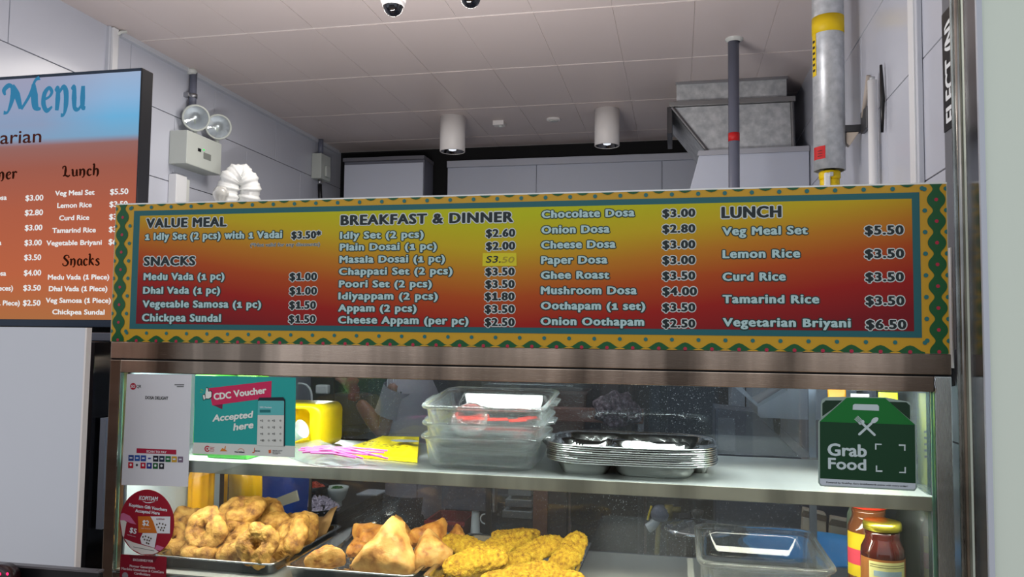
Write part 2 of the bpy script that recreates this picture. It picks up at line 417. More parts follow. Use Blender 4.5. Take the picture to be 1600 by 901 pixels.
# ---------------------------------------------------------------- right-hand jamb
RX = P(1502,300,Y=1.536).x
rail = MB().tube([(RX,1.536,ZF+.004),(RX,1.536,1.9)], .0062, 20).build('corner_rail', steel('rail_steel',(150,146,140),.2,stretch=(200,200,2),vstretch=(.2,.2,2)), smooth=True, loc=(RX,1.536,ZF+.004))
tag(rail, 'round upright stainless corner rail right of the menu board', 'rail')
fla = MB().box(P(1490,300,Y=1.545).x, P(1496.5,300,Y=1.545).x, 1.543, 1.5435+.004, ZF+.004, 1.9).build('flange_strip', STEEL_V, loc=(.485,1.545,ZF+.004)); tag(fla, 'narrow upright steel strip between the menu board and the corner rail', 'strip')
jm = thing('steel_jamb', 'flat stainless jamb panel mirroring the end of the menu board', 'panel', (.51,1.48,ZF+.004))
MB().box(.4985, TX_-.001, 1.456, 1.516, ZF+.004, 1.9).build('face_sheet', steel('jamb_steel',(165,165,168),.13,stretch=(60,60,1),vstretch=(.2,.2,2),bump=.08,var=.12), parent=jm)
MB().box(.503, .53, 1.542, 1.556, ZF+.004, 1.9).build('recess', BLACKM, parent=jm)
cs = MB().box(P(1533,400,Y=1.436).x, TX_+.001, 1.432, 1.4395, ZF+.004, 1.9).build('corner_trim', TRIMW, bevel=.001, loc=(.50,1.43,ZF+.004))
tag(cs, 'pale metal corner trim between steel jamb and pale green wall', 'trim')
# riser label board on the right wall, half hidden by the rail
rb = thing('wall_notice', 'narrow dark upright board lettered in white, half behind the corner rail', 'sign', (XR-.012,1.9,.2))
MB().box(XR-.020, XR-.009, 1.76, 1.893, -.02, 1.24).build('board', mat('notice_grey', (112,114,120), .4), parent=rb)
MB().box(XR-.0225, XR-.0205, 1.765, 1.889, P(1484,202,X=XR-.02).z, P(1484,11,X=XR-.02).z).build('black_band', BLACK, parent=rb)
tz0, tz1 = P(1484,190,X=XR-.02).z, P(1484,32,X=XR-.02).z
tm = MB(); text(tm, 'ELECT (N)', (XR-.0236,1.816,tz0), (0,0,1), (0,1,0), (-1,0,0), tz1-tz0, .052, grow=.0022, lift=0)
tm.build('lettering', WHITE_INK, parent=rb)
pp = MB().box(XR-.0235, XR-.0206, 1.86, 1.93, -.06, .20).build('paper_sheet', PLW, loc=(XR-.022,1.9,-.06))
tag(pp, 'narrow white paper hanging beside the right edge of the menu board', 'paper')
bk = MB().prism([(XR-.06,1.87,-.10),(XR-.06,1.91,-.10),(XR-.06,1.93,-.09),(XR-.06,1.93,-.04),(XR-.06,1.90,-.02),(XR-.06,1.875,-.05)], (1,0,0), .045).build('door_closer', BLACK, bevel=.004, loc=(XR-.04,1.9,-.1))
tag(bk, 'small black fitting on the wall beside the lower right of the menu board', 'fitting')
# vertical white corner guard and pipe on the right wall
cg = thing('corner_guard', 'tall white plastic cable trunking running down the right tiled wall', 'trunking', (XR-.01,2.13,-.3))
MB().box(XR-.022, XR-.009, 2.08, 2.155, -.3, ZC-.02).build('body', TRIMW, parent=cg, bevel=.002)
MB().box(XR-.026, XR-.022, 2.095, 2.14, -.3, ZC-.02).build('lid', PLW, parent=cg, bevel=.001)
wp = thing('white_pipe', 'thin white upright pipe ending halfway up the right tiled wall', 'pipe', (XR-.03,2.5,-.2))
MB().tube([(XR-.030,2.5,-.2),(XR-.030,2.5,.775)], .0135, 14).build('tube', PLW, parent=wp, smooth=True)
MB().tube([(XR-.030,2.5,.775),(XR-.030,2.5,.785)], .008, 10).build('end_cap', GALV, parent=wp, smooth=True)
cb = MB().tube([(XR-.02,2.435,.60),(XR-.018,2.432,.70),(XR-.02,2.437,.80)], [.004,.007,.004], 8).build('black_strap', BLACK, smooth=True, loc=(XR-.02,2.435,.6))
tag(cb, 'short black strap hanging on the wall beside the thin white pipe', 'strap')

# ---------------------------------------------------------------- big galvanised pipe
c0 = P(1293, 0, Y=2.75); pr = .050
pipe = thing('vertical_pipe', 'thick galvanised upright pipe with a yellow band near the ceiling', 'pipe', (c0.x,2.75,.58))
zb = P(1296, 262, Y=2.75-pr).z
MB().lathe([(pr,ZC-zb+.0),(pr,.0),(pr-.004,0),(pr-.004,.03)], (c0.x,2.75,zb), 36, caps=False).build('tube', GALVP, parent=pipe, smooth=True)
MB().lathe([(pr-.004,.012),(.001,.012)], (c0.x,2.75,zb), 36, caps=False).build('inner_plug', BLACK, parent=pipe)
za, zz = P(1293, 47, Y=2.70).z, P(1293, 20, Y=2.70).z
MB().lathe([(pr+.0004,za),(pr+.001,za),(pr+.001,zz),(pr+.0004,zz)], (c0.x,2.75,0), 36, caps=False).build('yellow_band', YEL, parent=pipe, smooth=True)
def wrap(mb, c, r, a0, a1, z0, z1, n=8):
    pts = [(c[0]+r*math.sin(a0+(a1-a0)*k/n), c[1]-r*math.cos(a0+(a1-a0)*k/n)) for k in range(n+1)]
    b = len(mb.v)
    for x, y in pts: mb.v += [Vector((x,y,z0)), Vector((x,y,z1))]
    for k in range(n): mb.f.append((b+2*k, b+2*k+2, b+2*k+3, b+2*k+1))
m = MB(); wrap(m, (c0.x,2.75), pr+.001, -1.45, -1.0, P(1270,118,Y=2.72).z, P(1270,52,Y=2.72).z); lab = m.build('yellow_label', YEL, parent=pipe, smooth=True)
m = MB()
for k in range(6):
    z_ = P(1270,62+k*9,Y=2.72).z; wrap(m, (c0.x,2.75), pr+.0018, -1.35, -1.1, z_-.008, z_)
m.build('print', BLK_INK, parent=lab)
m = MB(); wrap(m, (c0.x,2.75), pr+.001, -1.35, -.42, P(1280,249,Y=2.72).z, P(1280,229,Y=2.72).z); lab = m.build('red_label', RED, parent=pipe, smooth=True)
m = MB()
for k in range(3):
    z_ = P(1280,236+k*4,Y=2.72).z; wrap(m, (c0.x,2.75), pr+.0018, -.95, -.6, z_-.002, z_)
m.build('print', BLK_INK, parent=lab)
vl = thing('gas_valve', 'white and yellow taped gas valve under the galvanised pipe', 'valve', (c0.x,2.75,.3))
MB().tube([(c0.x,2.75,.25),(c0.x,2.75,zb+.012)], .018, 16).build('stem', ALU, parent=vl, smooth=True)
MB().lathe([(.030,zb-.03),(.034,zb-.026),(.034,zb-.006),(.030,zb-.002)], (c0.x,2.75,0), 24).build('yellow_collar', YEL, parent=vl, smooth=True)
MB().lathe([(.028,zb-.060),(.031,zb-.055),(.031,zb-.032),(.027,zb-.030)], (c0.x,2.75,0), 24).build('taped_joint', YEL, parent=vl, smooth=True)
MB().box(c0.x-.022,c0.x-.004,2.712,2.73,zb-.062,zb-.012).build('white_tape', PLW, parent=vl, bevel=.004)
MB().box(c0.x-.008,c0.x+.004,2.704,2.716,zb-.026,zb-.012).build('grey_lever', GALV, parent=vl, bevel=.002)
MB().lathe([(.032,zb-.10),(.037,zb-.092),(.037,zb-.066),(.032,zb-.062)], (c0.x,2.75,0), 24).build('white_collar', PLW, parent=vl, smooth=True)
MB().box(c0.x-.02,c0.x+.008,2.704,2.716,zb-.10,zb-.068).build('green_knob', GREEN, parent=vl, bevel=.005)
# wall bracket of the pipe
br = thing('pipe_bracket', 'grey steel bracket holding the galvanised pipe to the wall', 'bracket', (XR-.03,2.72,.68))
zq = P(1345,190,X=.57).z
MB().box(c0.x+.046, XR-.009, 2.735, 2.765, zq-.012, zq+.012).build('arm', STEEL_D, parent=br, bevel=.002)
MB().box(XR-.022, XR-.009, 2.62, 2.70, zq-.03, zq+.04).build('wall_plate', STEEL_D, parent=br, bevel=.002)
MB().tube([(XR-.018,2.60,zq+.13),(XR-.018,2.68,zq+.02)], .007, 8).build('tie_rod', mat('beige_rod', (170,160,150), .5), parent=br, smooth=True)
MB().prism([(c0.x+.05,2.73,zq-.014),(c0.x+.09,2.73,zq-.014),(c0.x+.06,2.73,zq-.06),(c0.x+.05,2.73,zq-.05)], (0,1,0), .03).build('sealant_lump', mat('beige_foam', (196,184,170), .8), parent=br, bevel=.003)

# ---------------------------------------------------------------- grey drain pipe
c1 = P(1146, 60, Z=ZC); g1 = P(1151, 295, Y=c1.y)
dp = thing('drain_pipe', 'slim dark grey upright pipe with a red band, in front of the duct', 'pipe', (c1.x,c1.y,-.4))
MB().tube([(c1.x,c1.y,-.4),(c1.x,c1.y,ZC)], .0225, 20).build('tube', GREYPVC, parent=dp, smooth=True)
m = MB(); z1, z2 = P(1149,221,Y=c1.y).z, P(1149,208,Y=c1.y).z
m.lathe([(.0227,z1),(.0232,z1),(.0232,z2),(.0227,z2)], (c1.x,c1.y,0), 20, caps=False).build('red_band', RED, parent=dp, smooth=True)
MB().lathe([(.024,ZC-.016),(.034,ZC-.010),(.037,ZC-.001)], (c1.x+.003,c1.y,0), 18, caps=False).build('ceiling_sealant', PLW2, parent=dp, smooth=True)

# ---------------------------------------------------------------- exhaust duct and hood
du = thing('exhaust_duct', 'galvanised sheet exhaust duct dropping from the ceiling to the pale hood', 'duct', (.25,4.0,.9))
DY = 3.86
def dq(px, py, Y=DY): return P(px, py, Y=Y)
a = dq(1057,138); b = dq(1229,126)
MB().box(a.x, b.x, DY, DY+.55, 1.135, ZC-.001).build('upper_collar', GALV, parent=du)
MB().box(a.x-.004, b.x+.004, DY-.006, DY+.01, ZC-.016, ZC-.003).build('folded_edge', ALU, parent=du)
MB().box(a.x-.035, b.x+.035, DY-.035, DY+.56, 1.108, 1.132).build('flange', mat('flange_metal', (150,150,150), .4, .9), parent=du, bevel=.002)
tp = [(a.x-.02,DY-.02),(b.x+.02,DY-.02)]; zt, zb2 = 1.106, .86
bl, brr = P(1112,234,Y=DY-.02).x, P(1240,234,Y=DY-.02).x
m = MB(); front = [(tp[0][0],DY-.02,zt),(tp[1][0],DY-.02,zt),(brr,DY-.02,zb2),(bl,DY-.02,zb2)]
m.prism(front, (0,1,0), .5).build('tapered_body', GALV, parent=du)
for (p, q) in ((0,3),(1,2)):
    MB().tube([Vector(front[p])+Vector((0,-.006,0)), Vector(front[q])+Vector((0,-.006,0))], .009, 8).build('corner_angle', mat('angle_metal', (120,120,122), .4, .9), parent=du)
MB().box(a.x-.045, a.x-.022, DY-.03, DY+.3, .98, 1.107).build('side_flange', STEEL_D, parent=du)
hd = thing('exhaust_hood', 'pale grey box-shaped cooker hood below the galvanised duct', 'hood', (.3,3.8,.4))
hl = P(1094,236,Y=3.78); hb = P(1080,298,Y=3.78)
m = MB(); m.prism([(hl.x,3.78,hl.z),(XR-.012,3.78,hl.z+.006),(XR-.012,3.78,.30),(hb.x-.11,3.78,.30)], (0,1,0), .9).build('canopy', mat('hood_paint', (196,202,216), .42), parent=hd, bevel=.003)
MB().prism([(hl.x-.008,3.772,hl.z),(XR-.012,3.772,hl.z+.006),(XR-.012,3.772,hl.z-.018),(hl.x-.014,3.772,hl.z-.022)], (0,1,0), .008).build('top_seam', mat('hood_seam', (172,174,182), .4), parent=hd)

# ---------------------------------------------------------------- cabinet on the back wall
q0, q1 = P(532,248,Z=1.145), P(666,245,Z=1.145)
cy = 4.80
cbn = thing('wall_cabinet', 'grey box cabinet high on the back wall at the left', 'cabinet', (-1.85,cy,.3))
MB().box(-2.15, q1.x, cy, 4.985, .2, 1.12).build('body', CABD, parent=cbn)
MB().box(-2.145, q1.x-.004, cy-.014, cy-.001, .2, 1.10).build('front_panel', CABG, parent=cbn, bevel=.002)
MB().box(-2.155, q1.x+.004, cy-.02, 4.985, 1.121, 1.145).build('top_rail', mat('cap_grey', (108,108,116), .45), parent=cbn, bevel=.002)

# ---------------------------------------------------------------- ceiling fittings
def downlight(px0, px1, ytop, ybot, label):
    Yd = 4.28; A = P(px0, ybot, Y=Yd); B = P(px1, ybot, Y=Yd); cx = (A.x+B.x)/2; r = (B.x-A.x)/2
    z0 = A.z
    t = thing('downlight', label, 'lamp', (cx,Yd,ZC), 'cylinder downlights on the ceiling')
    MB().lathe([(r-.004,z0+.02),(r-.003,z0),(r,z0+.002),(r,ZC-.0005),(0,ZC-.0005)], (cx,Yd,0), 40, caps=False).build('housing', LAMPW, parent=t, smooth=True)
    MB().lathe([(r-.005,z0+.003),(r*.75,z0+.03),(r*.45,z0+.06),(.001,z0+.062)], (cx,Yd,0), 32, caps=False).build('reflector', mat('reflector', (120,120,122), .12, 1), parent=t, smooth=True)
    MB().lathe([(.001,z0+.004),(r*.3,z0+.01),(r*.34,z0+.03),(r*.3,z0+.055)], (cx,Yd,0), 20, caps=False).build('bulb', emis('bulb_glow', (225,230,240), 1.2), parent=t, smooth=True)
downlight(688, 726, 190, 238, 'white cylinder ceiling downlight above the back wall cabinet')
downlight(929, 968, 180, 229, 'white cylinder ceiling downlight nearer the galvanised duct')
c = P(780,192,Z=ZC-.01)
sb = thing('ceiling_sensor', 'small white box sensor on the ceiling between the two downlights', 'sensor', (c.x,c.y,ZC))
MB().box(c.x-.033,c.x+.033,c.y-.03,c.y+.03,ZC-.028,ZC-.0005).build('case', LAMPW, parent=sb, bevel=.004)
MB().lathe([(.010,ZC-.036),(.014,ZC-.028)], (c.x+.01,c.y,0), 14).build('lens', PLW2, parent=sb, smooth=True)
c = P(865,185,Z=ZC)
dt = thing('ceiling_disc', 'flat round white disc cover on the ceiling beside the box sensor', 'disc', (c.x,c.y,ZC))
MB().lathe([(.034,ZC-.014),(.040,ZC-.010),(.041,ZC-.0005)], (c.x,c.y,0), 28).build('cover', LAMPW, parent=dt, smooth=True)
MB().lathe([(.020,ZC-.017),(.026,ZC-.0142)], (c.x,c.y,0), 20).build('centre_ring', PLW2, parent=dt, smooth=True)
DOME = mat('smoked_dome', (16,17,22), .06, coat=1)
def dome(px, py, Y, r, label):
    q = P(px, py, Y=Y); zc = q.z+r
    t = thing('dome_camera', label, 'camera', (q.x,Y,zc+.05), 'dome security cameras')
    MB().lathe([(r*1.25,0),(r*1.3,.012),(r*1.15,.05),(r*.6,.075)], (q.x,Y,zc+.012), 32).build('mount', LAMPW, parent=t, smooth=True)
    MB().tube([(q.x,Y,zc+.08),(q.x,Y,ZC)], .018, 12).build('stalk', LAMPW, parent=t, smooth=True)
    m = MB(); prof = [(r*math.cos(a), -r*math.sin(a)) for a in [math.pi/2*k/8 for k in range(8,-1,-1)]]
    m.lathe(prof+[(r,.013)], (q.x,Y,zc), 32, caps=False).build('dome', DOME, parent=t, smooth=True)
    MB().lathe([(r*1.03,-.002),(r*1.10,.0),(r*1.12,.012)], (q.x,Y,zc), 32, caps=False).build('rim', LAMPW, parent=t, smooth=True)
dome(614, 25, 2.2, .030, 'dark glass dome camera hanging at the top edge, the left one')
dome(735, 12, 2.2, .030, 'dark glass dome camera hanging at the top edge, the right one')

# ---------------------------------------------------------------- emergency light on the left wall
em = thing('emergency_light', 'pale box emergency light with two round lamps on the left tiled wall', 'light', (XL+.04,3.4,.82))
A = P(268,257,X=XL+.01); F = P(290,202,X=XL+.09)
ya, yb2, z0, z1 = 3.21, 3.67, .775, .975
zt = P(292,200,X=XL+.09).z
xo = XL+.10
yA = P(292,230,X=xo).y; yB = P(346,245,X=xo).y
zT = P(292,202,X=xo).z; zB = P(292,255,X=xo).z
BOXM = mat('light_box_paint', (188,194,188), .42)
MB().box(XL+.009, xo, yA, yB, zB, zT).build('case', BOXM, parent=em, bevel=.003)
yc = (yA+yB)/2
MB().box(xo+.0003, xo+.001, yc-.055, yc-.03, zB+.075, zB+.09).build('switch_plate', BLACK, parent=em)
MB().box(xo+.0003, xo+.001, yc-.01, yc+.05, zB+.05, zB+.08).build('rating_label', mat('label_grey', (120,124,120), .5), parent=em)
MB().box(xo+.0003, xo+.0015, yc-.014, yc-.004, zB+.088, zB+.094).build('led', emis('green_led', (40,230,90), 1.5), parent=em)
for (px, py) in ((306,184),(341,198)):
    c = P(px, py, X=xo-.02); ax = Vector((.62,-.70,-.30)).normalized()
    bk_ = c-ax*.05
    r = .062
    hl_ = MB().lathe([(.012,-.052),(.045,-.040),(r-.004,-.016),(r,0),(r,.012),(r-.008,.014),(r-.009,.004)], c, 28, ax, caps=False).build('lamp_head', BOXM, parent=em, smooth=True)
    MB().lathe([(r-.009,.004),(r*.5,-.02),(.012,-.034),(.001,-.034)], c, 28, ax, caps=False).build('reflector', mat('lamp_reflector', (196,198,204), .35, .8), parent=hl_, smooth=True)
    MB().lathe([(r-.009,.006),(.001,.010)], c, 28, ax, caps=False).build('lens', PANE, parent=hl_)
    MB().tube([c-ax*.05, Vector((c.x-.015,c.y+.02,zT+.002))], .010, 10).build('swivel', BOXM, parent=hl_, smooth=True)
cd = thing('conduit', 'dark conduit pipe dropping from the ceiling to the emergency light', 'conduit', (XL+.03,3.35,1.1))
cc = P(302,130,X=XL+.035)
MB().tube([(cc.x,cc.y,.98),(cc.x,cc.y,ZC-.012)], .017, 14).build('tube', GREYPVC, parent=cd, smooth=True)
MB().lathe([(.0175,1.10),(.021,1.10),(.021,1.12),(.0175,1.12)], (cc.x,cc.y,0), 14, caps=False).build('clip', ALU, parent=cd, smooth=True)
MB().box(cc.x-.03, cc.x, cc.y-.034, cc.y-.015, 1.10, 1.12).build('clip_foot', ALU, parent=cd, bevel=.002)
MB().lathe([(.001,ZC-.030),(.02,ZC-.026),(.026,ZC-.014),(.02,ZC-.002)], (cc.x-.004,cc.y-.01,0), 12).build('sealant', PLW2, parent=cd, smooth=True)
# junction box near the back corner
jb = thing('junction_box', 'pale grey junction box near the back corner of the left wall', 'box', (XL+.05,4.7,1.0))
q = P(513,238,X=XL+.07)
MB().box(XL+.009, XL+.075, q.y-.11, q.y+.03, P(500,278,X=XL+.07).z, P(500,238,X=XL+.07).z).build('case', BOXM, parent=jb, bevel=.004)
MB().tube([(XL+.04,q.y-.05,P(500,238,X=XL+.07).z),(XL+.04,q.y-.05,ZC-.001)], .017, 12).build('conduit', GREYPVC, parent=jb, smooth=True)
zz = P(500,278,X=XL+.07).z
MB().tube([(XL+.045,q.y-.06,zz),(XL+.045,q.y-.06,zz-.03)], .013, 12).build('gland', ALU, parent=jb, smooth=True)
MB().tube([(XL+.045,q.y-.06,zz-.03),(XL+.045,q.y-.05,zz-.10),(XL+.05,q.y-.03,zz-.25)], .014, 12).build('cable', BLACK, parent=jb, smooth=True)
MB().box(XL+.076,XL+.09,q.y-.06,q.y-.0,zz+.02,zz+.09).build('latch', BOXM, parent=jb, bevel=.003)
# white slim upright trunking left
wt = thing('white_channel', 'white upright trunking on the left wall below the emergency light', 'channel', (XL+.01,3.3,-.3))
A = P(276,271,X=XL+.05); B = P(299,271,X=XL+.05)
MB().box(XL+.009, XL+.05, A.y, B.y-.03, -.3, A.z).build('face', PLW, parent=wt, bevel=.003)
MB().box(XL+.009, XL+.044, B.y-.03, B.y, -.3, A.z-.008).build('side_flange', PLW2, parent=wt, bevel=.002)
# wrapped flexible duct
fd = thing('flexible_duct', 'white plastic-wrapped flexible hose bent over behind the menu board', 'hose', (-1.85,3.1,.3))
Yf = 3.30
path = [P(355,330,Y=Yf),P(356,300,Y=Yf),P(362,278,Y=Yf),P(378,272,Y=Yf+.03),P(390,290,Y=Yf+.05),P(388,315,Y=Yf+.06),P(378,350,Y=Yf+.06),P(350,375,Y=Yf+.05),Vector((XL+.02,Yf+.05,P(340,385,Y=Yf).z))]
def spline(pts, n=10):
    pts = [Vector(p) for p in pts]; out = []
    for i in range(len(pts)-1):
        p0 = pts[max(i-1,0)]; p1 = pts[i]; p2 = pts[i+1]; p3 = pts[min(i+2,len(pts)-1)]
        for k in range(n):
            t = k/n; out.append(.5*((2*p1)+(-p0+p2)*t+(2*p0-5*p1+4*p2-p3)*t*t+(-p0+3*p1-3*p2+p3)*t**3))
    out.append(pts[-1]); return out
sp = spline(path, 12); rr = [.046+.0045*(1 if i%3==0 else 0)+.004*math.sin(i*.9) for i in range(len(sp))]
MB().tube(sp, rr, 20).build('hose', mat('wrap_plastic', (226,228,226), .3, bump=.5, bscale=40), parent=fd, smooth=True)
q = P(345,303,Y=Yf-.08)
MB().lathe([(.001,.036),(.02,.032),(.034,.012),(.037,0),(.034,-.012),(.02,-.04),(.02,-.1)], q, 24, caps=False).build('glass_bulb', mat('milky_bulb', (205,205,200), .15, trans=.35), parent=fd, smooth=True)
# ================================================================== MENU BOARD
SX0, SX1, SZ0, SZ1, SY = -1.2455, .4755, -.025, .283, 1.55
sg = thing('menu_board', 'long printed menu board with yellow, green and red border over the food case', 'sign', (-.385,SY,SZ0))
MB().box(SX0, SX1, SY+.0005, SY+.012, SZ0, SZ1).build('panel', mat('print_ochre', (200,152,22), .42), parent=sg)
MB().box(SX0-.0015, SX1+.0015, SY+.0002, SY+.0135, SZ1, SZ1+.003).build('top_edge', mat('board_edge', (235,235,230), .5), parent=sg)
MB().box(SX0-.0015, SX0, SY+.0002, SY+.0135, SZ0, SZ1).build('side_edge', mat('board_edge_side', (190,180,150), .5), parent=sg)
MB().box(SX1, SX1+.0015, SY+.0002, SY+.0135, SZ0, SZ1).build('side_edge', bpy.data.materials['board_edge_side'], parent=sg)
def sp_(mb, pts, lift):     # flat shape on the board, (x,z) pairs
    mb.poly([(x, SY-lift, z) for x, z in pts])
TX0, TX1, TZ0, TZ1 = -1.199, .4305, .0035, .2685
m = MB(); sp_(m, [(TX0,TZ0),(TX1,TZ0),(TX1,TZ1),(TX0,TZ1)], .0003); m.build('teal_frame', mat('print_teal', (22,94,98), .42), parent=sg)
# sunset gradient print
gm = bpy.data.materials.new('print_gradient'); gm.use_nodes = True; nt = gm.node_tree; b = nt.nodes['Principled BSDF']; b.inputs['Roughness'].default_value = .5; b.inputs['Specular IOR Level'].default_value = .2
tc = nt.nodes.new('ShaderNodeTexCoord'); sx = nt.nodes.new('ShaderNodeSeparateXYZ'); nt.links.new(tc.outputs['Generated'], sx.inputs[0])
def mth(op, a, b_=None, c=None):
    n = nt.nodes.new('ShaderNodeMath'); n.operation = op
    for i, v in enumerate((a, b_, c)):
        if v is None: continue
        if isinstance(v, (int,float)): n.inputs[i].default_value = v
        else: nt.links.new(v, n.inputs[i])
    return n.outputs[0]
du_ = mth('SUBTRACT', sx.outputs[0], .50); au = mth('ABSOLUTE', du_); pw = mth('POWER', au, 1.25)
tt = mth('MULTIPLY_ADD', pw, -.98, mth('MULTIPLY_ADD', sx.outputs[2], 1.0, .0))
tt = mth('MULTIPLY_ADD', tt, .72, .28)
rp = nt.nodes.new('ShaderNodeValToRGB'); els = rp.color_ramp.elements
for _ in range(4): els.new(.5)
for e, (p_, c_) in zip(els, [(.08,(122,22,30)),(.28,(158,32,24)),(.45,(178,76,26)),(.60,(190,122,32)),(.76,(196,168,30)),(.94,(188,190,24))]):
    e.position = p_; e.color = srgb(*c_)
nt.links.new(tt, rp.inputs[0]); nt.links.new(rp.outputs[0], b.inputs['Base Color'])
IX0, IX1, IZ0, IZ1 = -1.183, .4175, .0150, .2570
m = MB(); sp_(m, [(IX0,IZ0),(IX1,IZ0),(IX1,IZ1),(IX0,IZ1)], .0006); m.v.append(Vector((IX0,SY-.0001,IZ0))); m.build('gradient_field', gm, parent=sg)
# border: green scalloped chains, teal and red dots
PG = mat('print_green', (8,84,38), .42); PT = mat('print_teal_dot', (30,108,108), .42); PR = mat('print_crimson', (178,30,62), .42)
mg, mt, mr, my = MB(), MB(), MB(), MB()
per = .0394
def chain(xc, dot_side, zs_first):
    L_, R_ = [], []
    n = 160
    for k in range(n+1):
        z = SZ0+(SZ1-SZ0)*k/n
        ph = (z-zs_first)/per*2*math.pi
        wd = .0112+.0048*math.cos(ph)-.0006*math.cos(2*ph)
        L_.append((xc-wd, z)); R_.append((xc+wd, z))
    for k in range(n): sp_(mg, [L_[k], R_[k], R_[k+1], L_[k+1]], .0003)
    for k in range(-8, 9):
        z = zs_first+k*per
        if SZ0+.003 < z < SZ1-.003: disc(mr, (xc, SY-.0006, z), .0033)
        z2 = z+per/2
        if SZ0+.004 < z2 < SZ1-.004:
            for s in (-1, 1):
                x = xc+s*.0195
                if SX0+.0045 < x < SX1-.0045: disc(mt, (x, SY-.0006, z2), .0040)
                else:
                    e = SX0 if x < 0 else SX1; sgn = 1 if x < 0 else -1
                    mt.poly([(e+sgn*.0042*math.cos(a)*1.1, SY-.0006, z2+.0042*math.sin(a)) for a in [math.pi*(-.5+j/8) for j in range(9)]])
chain(-1.2275, 1, .2150); chain(.4585, -1, .2150)
# bottom chain (only its upper half is on the board) and top chain (lower half)
xb0, xb1 = -1.205, .4351; nb = 33; px_ = (xb1-xb0)/nb
for k in range(nb*8):
    xa, xb = xb0+k*px_/8, xb0+(k+1)*px_/8
    f1 = lambda x: SZ0+.0085+.0060*math.cos((x-xb0)/px_*2*math.pi-math.pi)
    sp_(mg, [(xa,SZ0),(xb,SZ0),(xb,f1(xb)),(xa,f1(xa))], .0004)
    f2 = lambda x: max(0, .0052*math.cos((x-xb0)/px_*2*math.pi-math.pi)-.0002)
    if f2(xa)+f2(xb) > 0: sp_(mg, [(xa,SZ1-f2(xa)),(xb,SZ1-f2(xb)),(xb,SZ1),(xa,SZ1)], .0004)
for k in range(nb):
    xc = xb0+(k+.5)*px_
    mr.poly([(xc+.0036*math.cos(a), SY-.0007, SZ0+.0026+.0034*math.sin(a)) for a in [2*math.pi*j/14 for j in range(14)]])
for k in range(nb+1):
    xc = xb0+k*px_
    disc(mt, (xc, SY-.0007, SZ0+.0195), .0038); disc(mt, (xc, SY-.0007, SZ1-.0072), .0040)
    if 0 < k < nb: my.poly([(xc-.011, SY-.0007, SZ0),(xc+.011, SY-.0007, SZ0),(xc+.005, SY-.0007, SZ0+.0026),(xc-.005, SY-.0007, SZ0+.0026)])
for mb_, nm_, mm_ in ((mg,'green_border_print',PG),(mt,'teal_dots_print',PT),(mr,'red_dots_print',PR),(my,'ochre_scallops_print',bpy.data.materials['print_ochre'])):
    mb_.build(nm_, mm_, parent=sg)['kind'] = 'stuff'
# lettering
c5 = lambda x, y: (160+x/2.353, 280+y/2.353)
c6 = lambda x, y: (820+x/2.353, 270+y/2.353)
heads, items, prices = [], [], []
H, I_, PRC = heads.append, items.append, prices.append
H(('VALUE MEAL',c5,162,457,180,34)); H(('SNACKS',c5,153,342,319,33)); H(('BREAKFAST & DINNER',c5,877,1510,170,36)); H(('LUNCH',c6,724,942,168,41))
for a in [('1 Idly Set (2 pcs) with 1 Vadai',157,662,225,26),('Medu Vada (1 pc)',152,450,372,26),('Dhal Vada (1 pc)',150,434,422,26),('Vegetable Samosa (1 pc)',148,585,472,26),('Chickpea Sundal',146,437,523,28),
          ('Idly Set (2 pcs)',874,1182,221,26),('Plain Dosai (1 pc)',873,1230,264,26),('Masala Dosai (1 pc)',872,1260,309,26),('Chappati Set (2 pcs)',870,1288,353,26),('Poori Set (2 pcs)',870,1212,399,26),('Idiyappam (2 pcs)',868,1234,443,26),('Appam (2 pcs)',867,1156,487,26),('Cheese Appam (per pc)',867,1347,531,27)]:
    I_((a[0],c5)+a[1:])
for a in [('Chocolate Dosa',62,404,168,28),('Onion Dosa',61,312,225,28),('Cheese Dosa',60,334,280,28),('Paper Dosa',60,304,336,28),('Ghee Roast',59,311,391,28),('Mushroom Dosa',59,412,447,28),('Oothapam (1 set)',59,443,503,28),('Onion Oothapam',58,439,560,28),
          ('Veg Meal Set',726,1040,231,30),('Lemon Rice',727,1012,315,30),('Curd Rice',727,959,398,30),('Tamarind Rice',727,1082,480,30),('Vegetarian Briyani',728,1198,565,30)]:
    I_((a[0],c6)+a[1:])
for a in [('$3.50*',695,805,220,27),('$1.00',688,790,373,28),('$1.00',688,790,425,28),('$1.50',687,786,477,28),('$1.50',685,785,528,28),
          ('$2.60',1410,1518,214,29),('$2.00',1410,1518,261,29),('$3.50',1408,1516,355,29),('$3.50',1408,1516,401,29),('$1.80',1406,1516,446,29),('$3.50',1406,1516,492,29),('$2.50',1406,1516,540,29)]:
    PRC((a[0],c5)+a[1:])
for a in [('$3.00',506,627,165,30),('$2.80',506,627,222,30),('$3.00',506,627,280,30),('$3.00',506,627,337,30),('$3.50',506,627,394,30),('$4.00',506,633,451,30),('$3.50',506,627,510,30),('$2.50',506,627,569,30),
          ('$5.50',1250,1392,229,33),('$3.50',1250,1394,315,33),('$3.50',1252,1393,400,33),('$3.50',1253,1395,487,33),('$6.50',1254,1402,574,33)]:
    PRC((a[0],c6)+a[1:])
TRK, ONE_ = .10, 2
def lay(lst, g_in, g_out, nm, m_in, m_out):
    for s, cf, x0, x1, yb, cap in lst:
        fi, fo = MB(), MB()
        a, y_ = cf(x0, yb); b_, _ = cf(x1, yb); cp = cap/2.353
        ptext(fo, s, a+1, b_-1, y_-1.0, cp-.9, SY, grow=g_out, lift=.0010, dirs=10, track=TRK, one=ONE_)
        ptext(fi, s, a+1, b_-1, y_-1.0, cp-.9, SY, grow=g_in, lift=.0013, dirs=8, track=TRK, one=ONE_, gy=.45)
        fo.build(nm+'_outline', m_out, parent=sg); fi.build(nm+'_lettering', m_in, parent=sg)
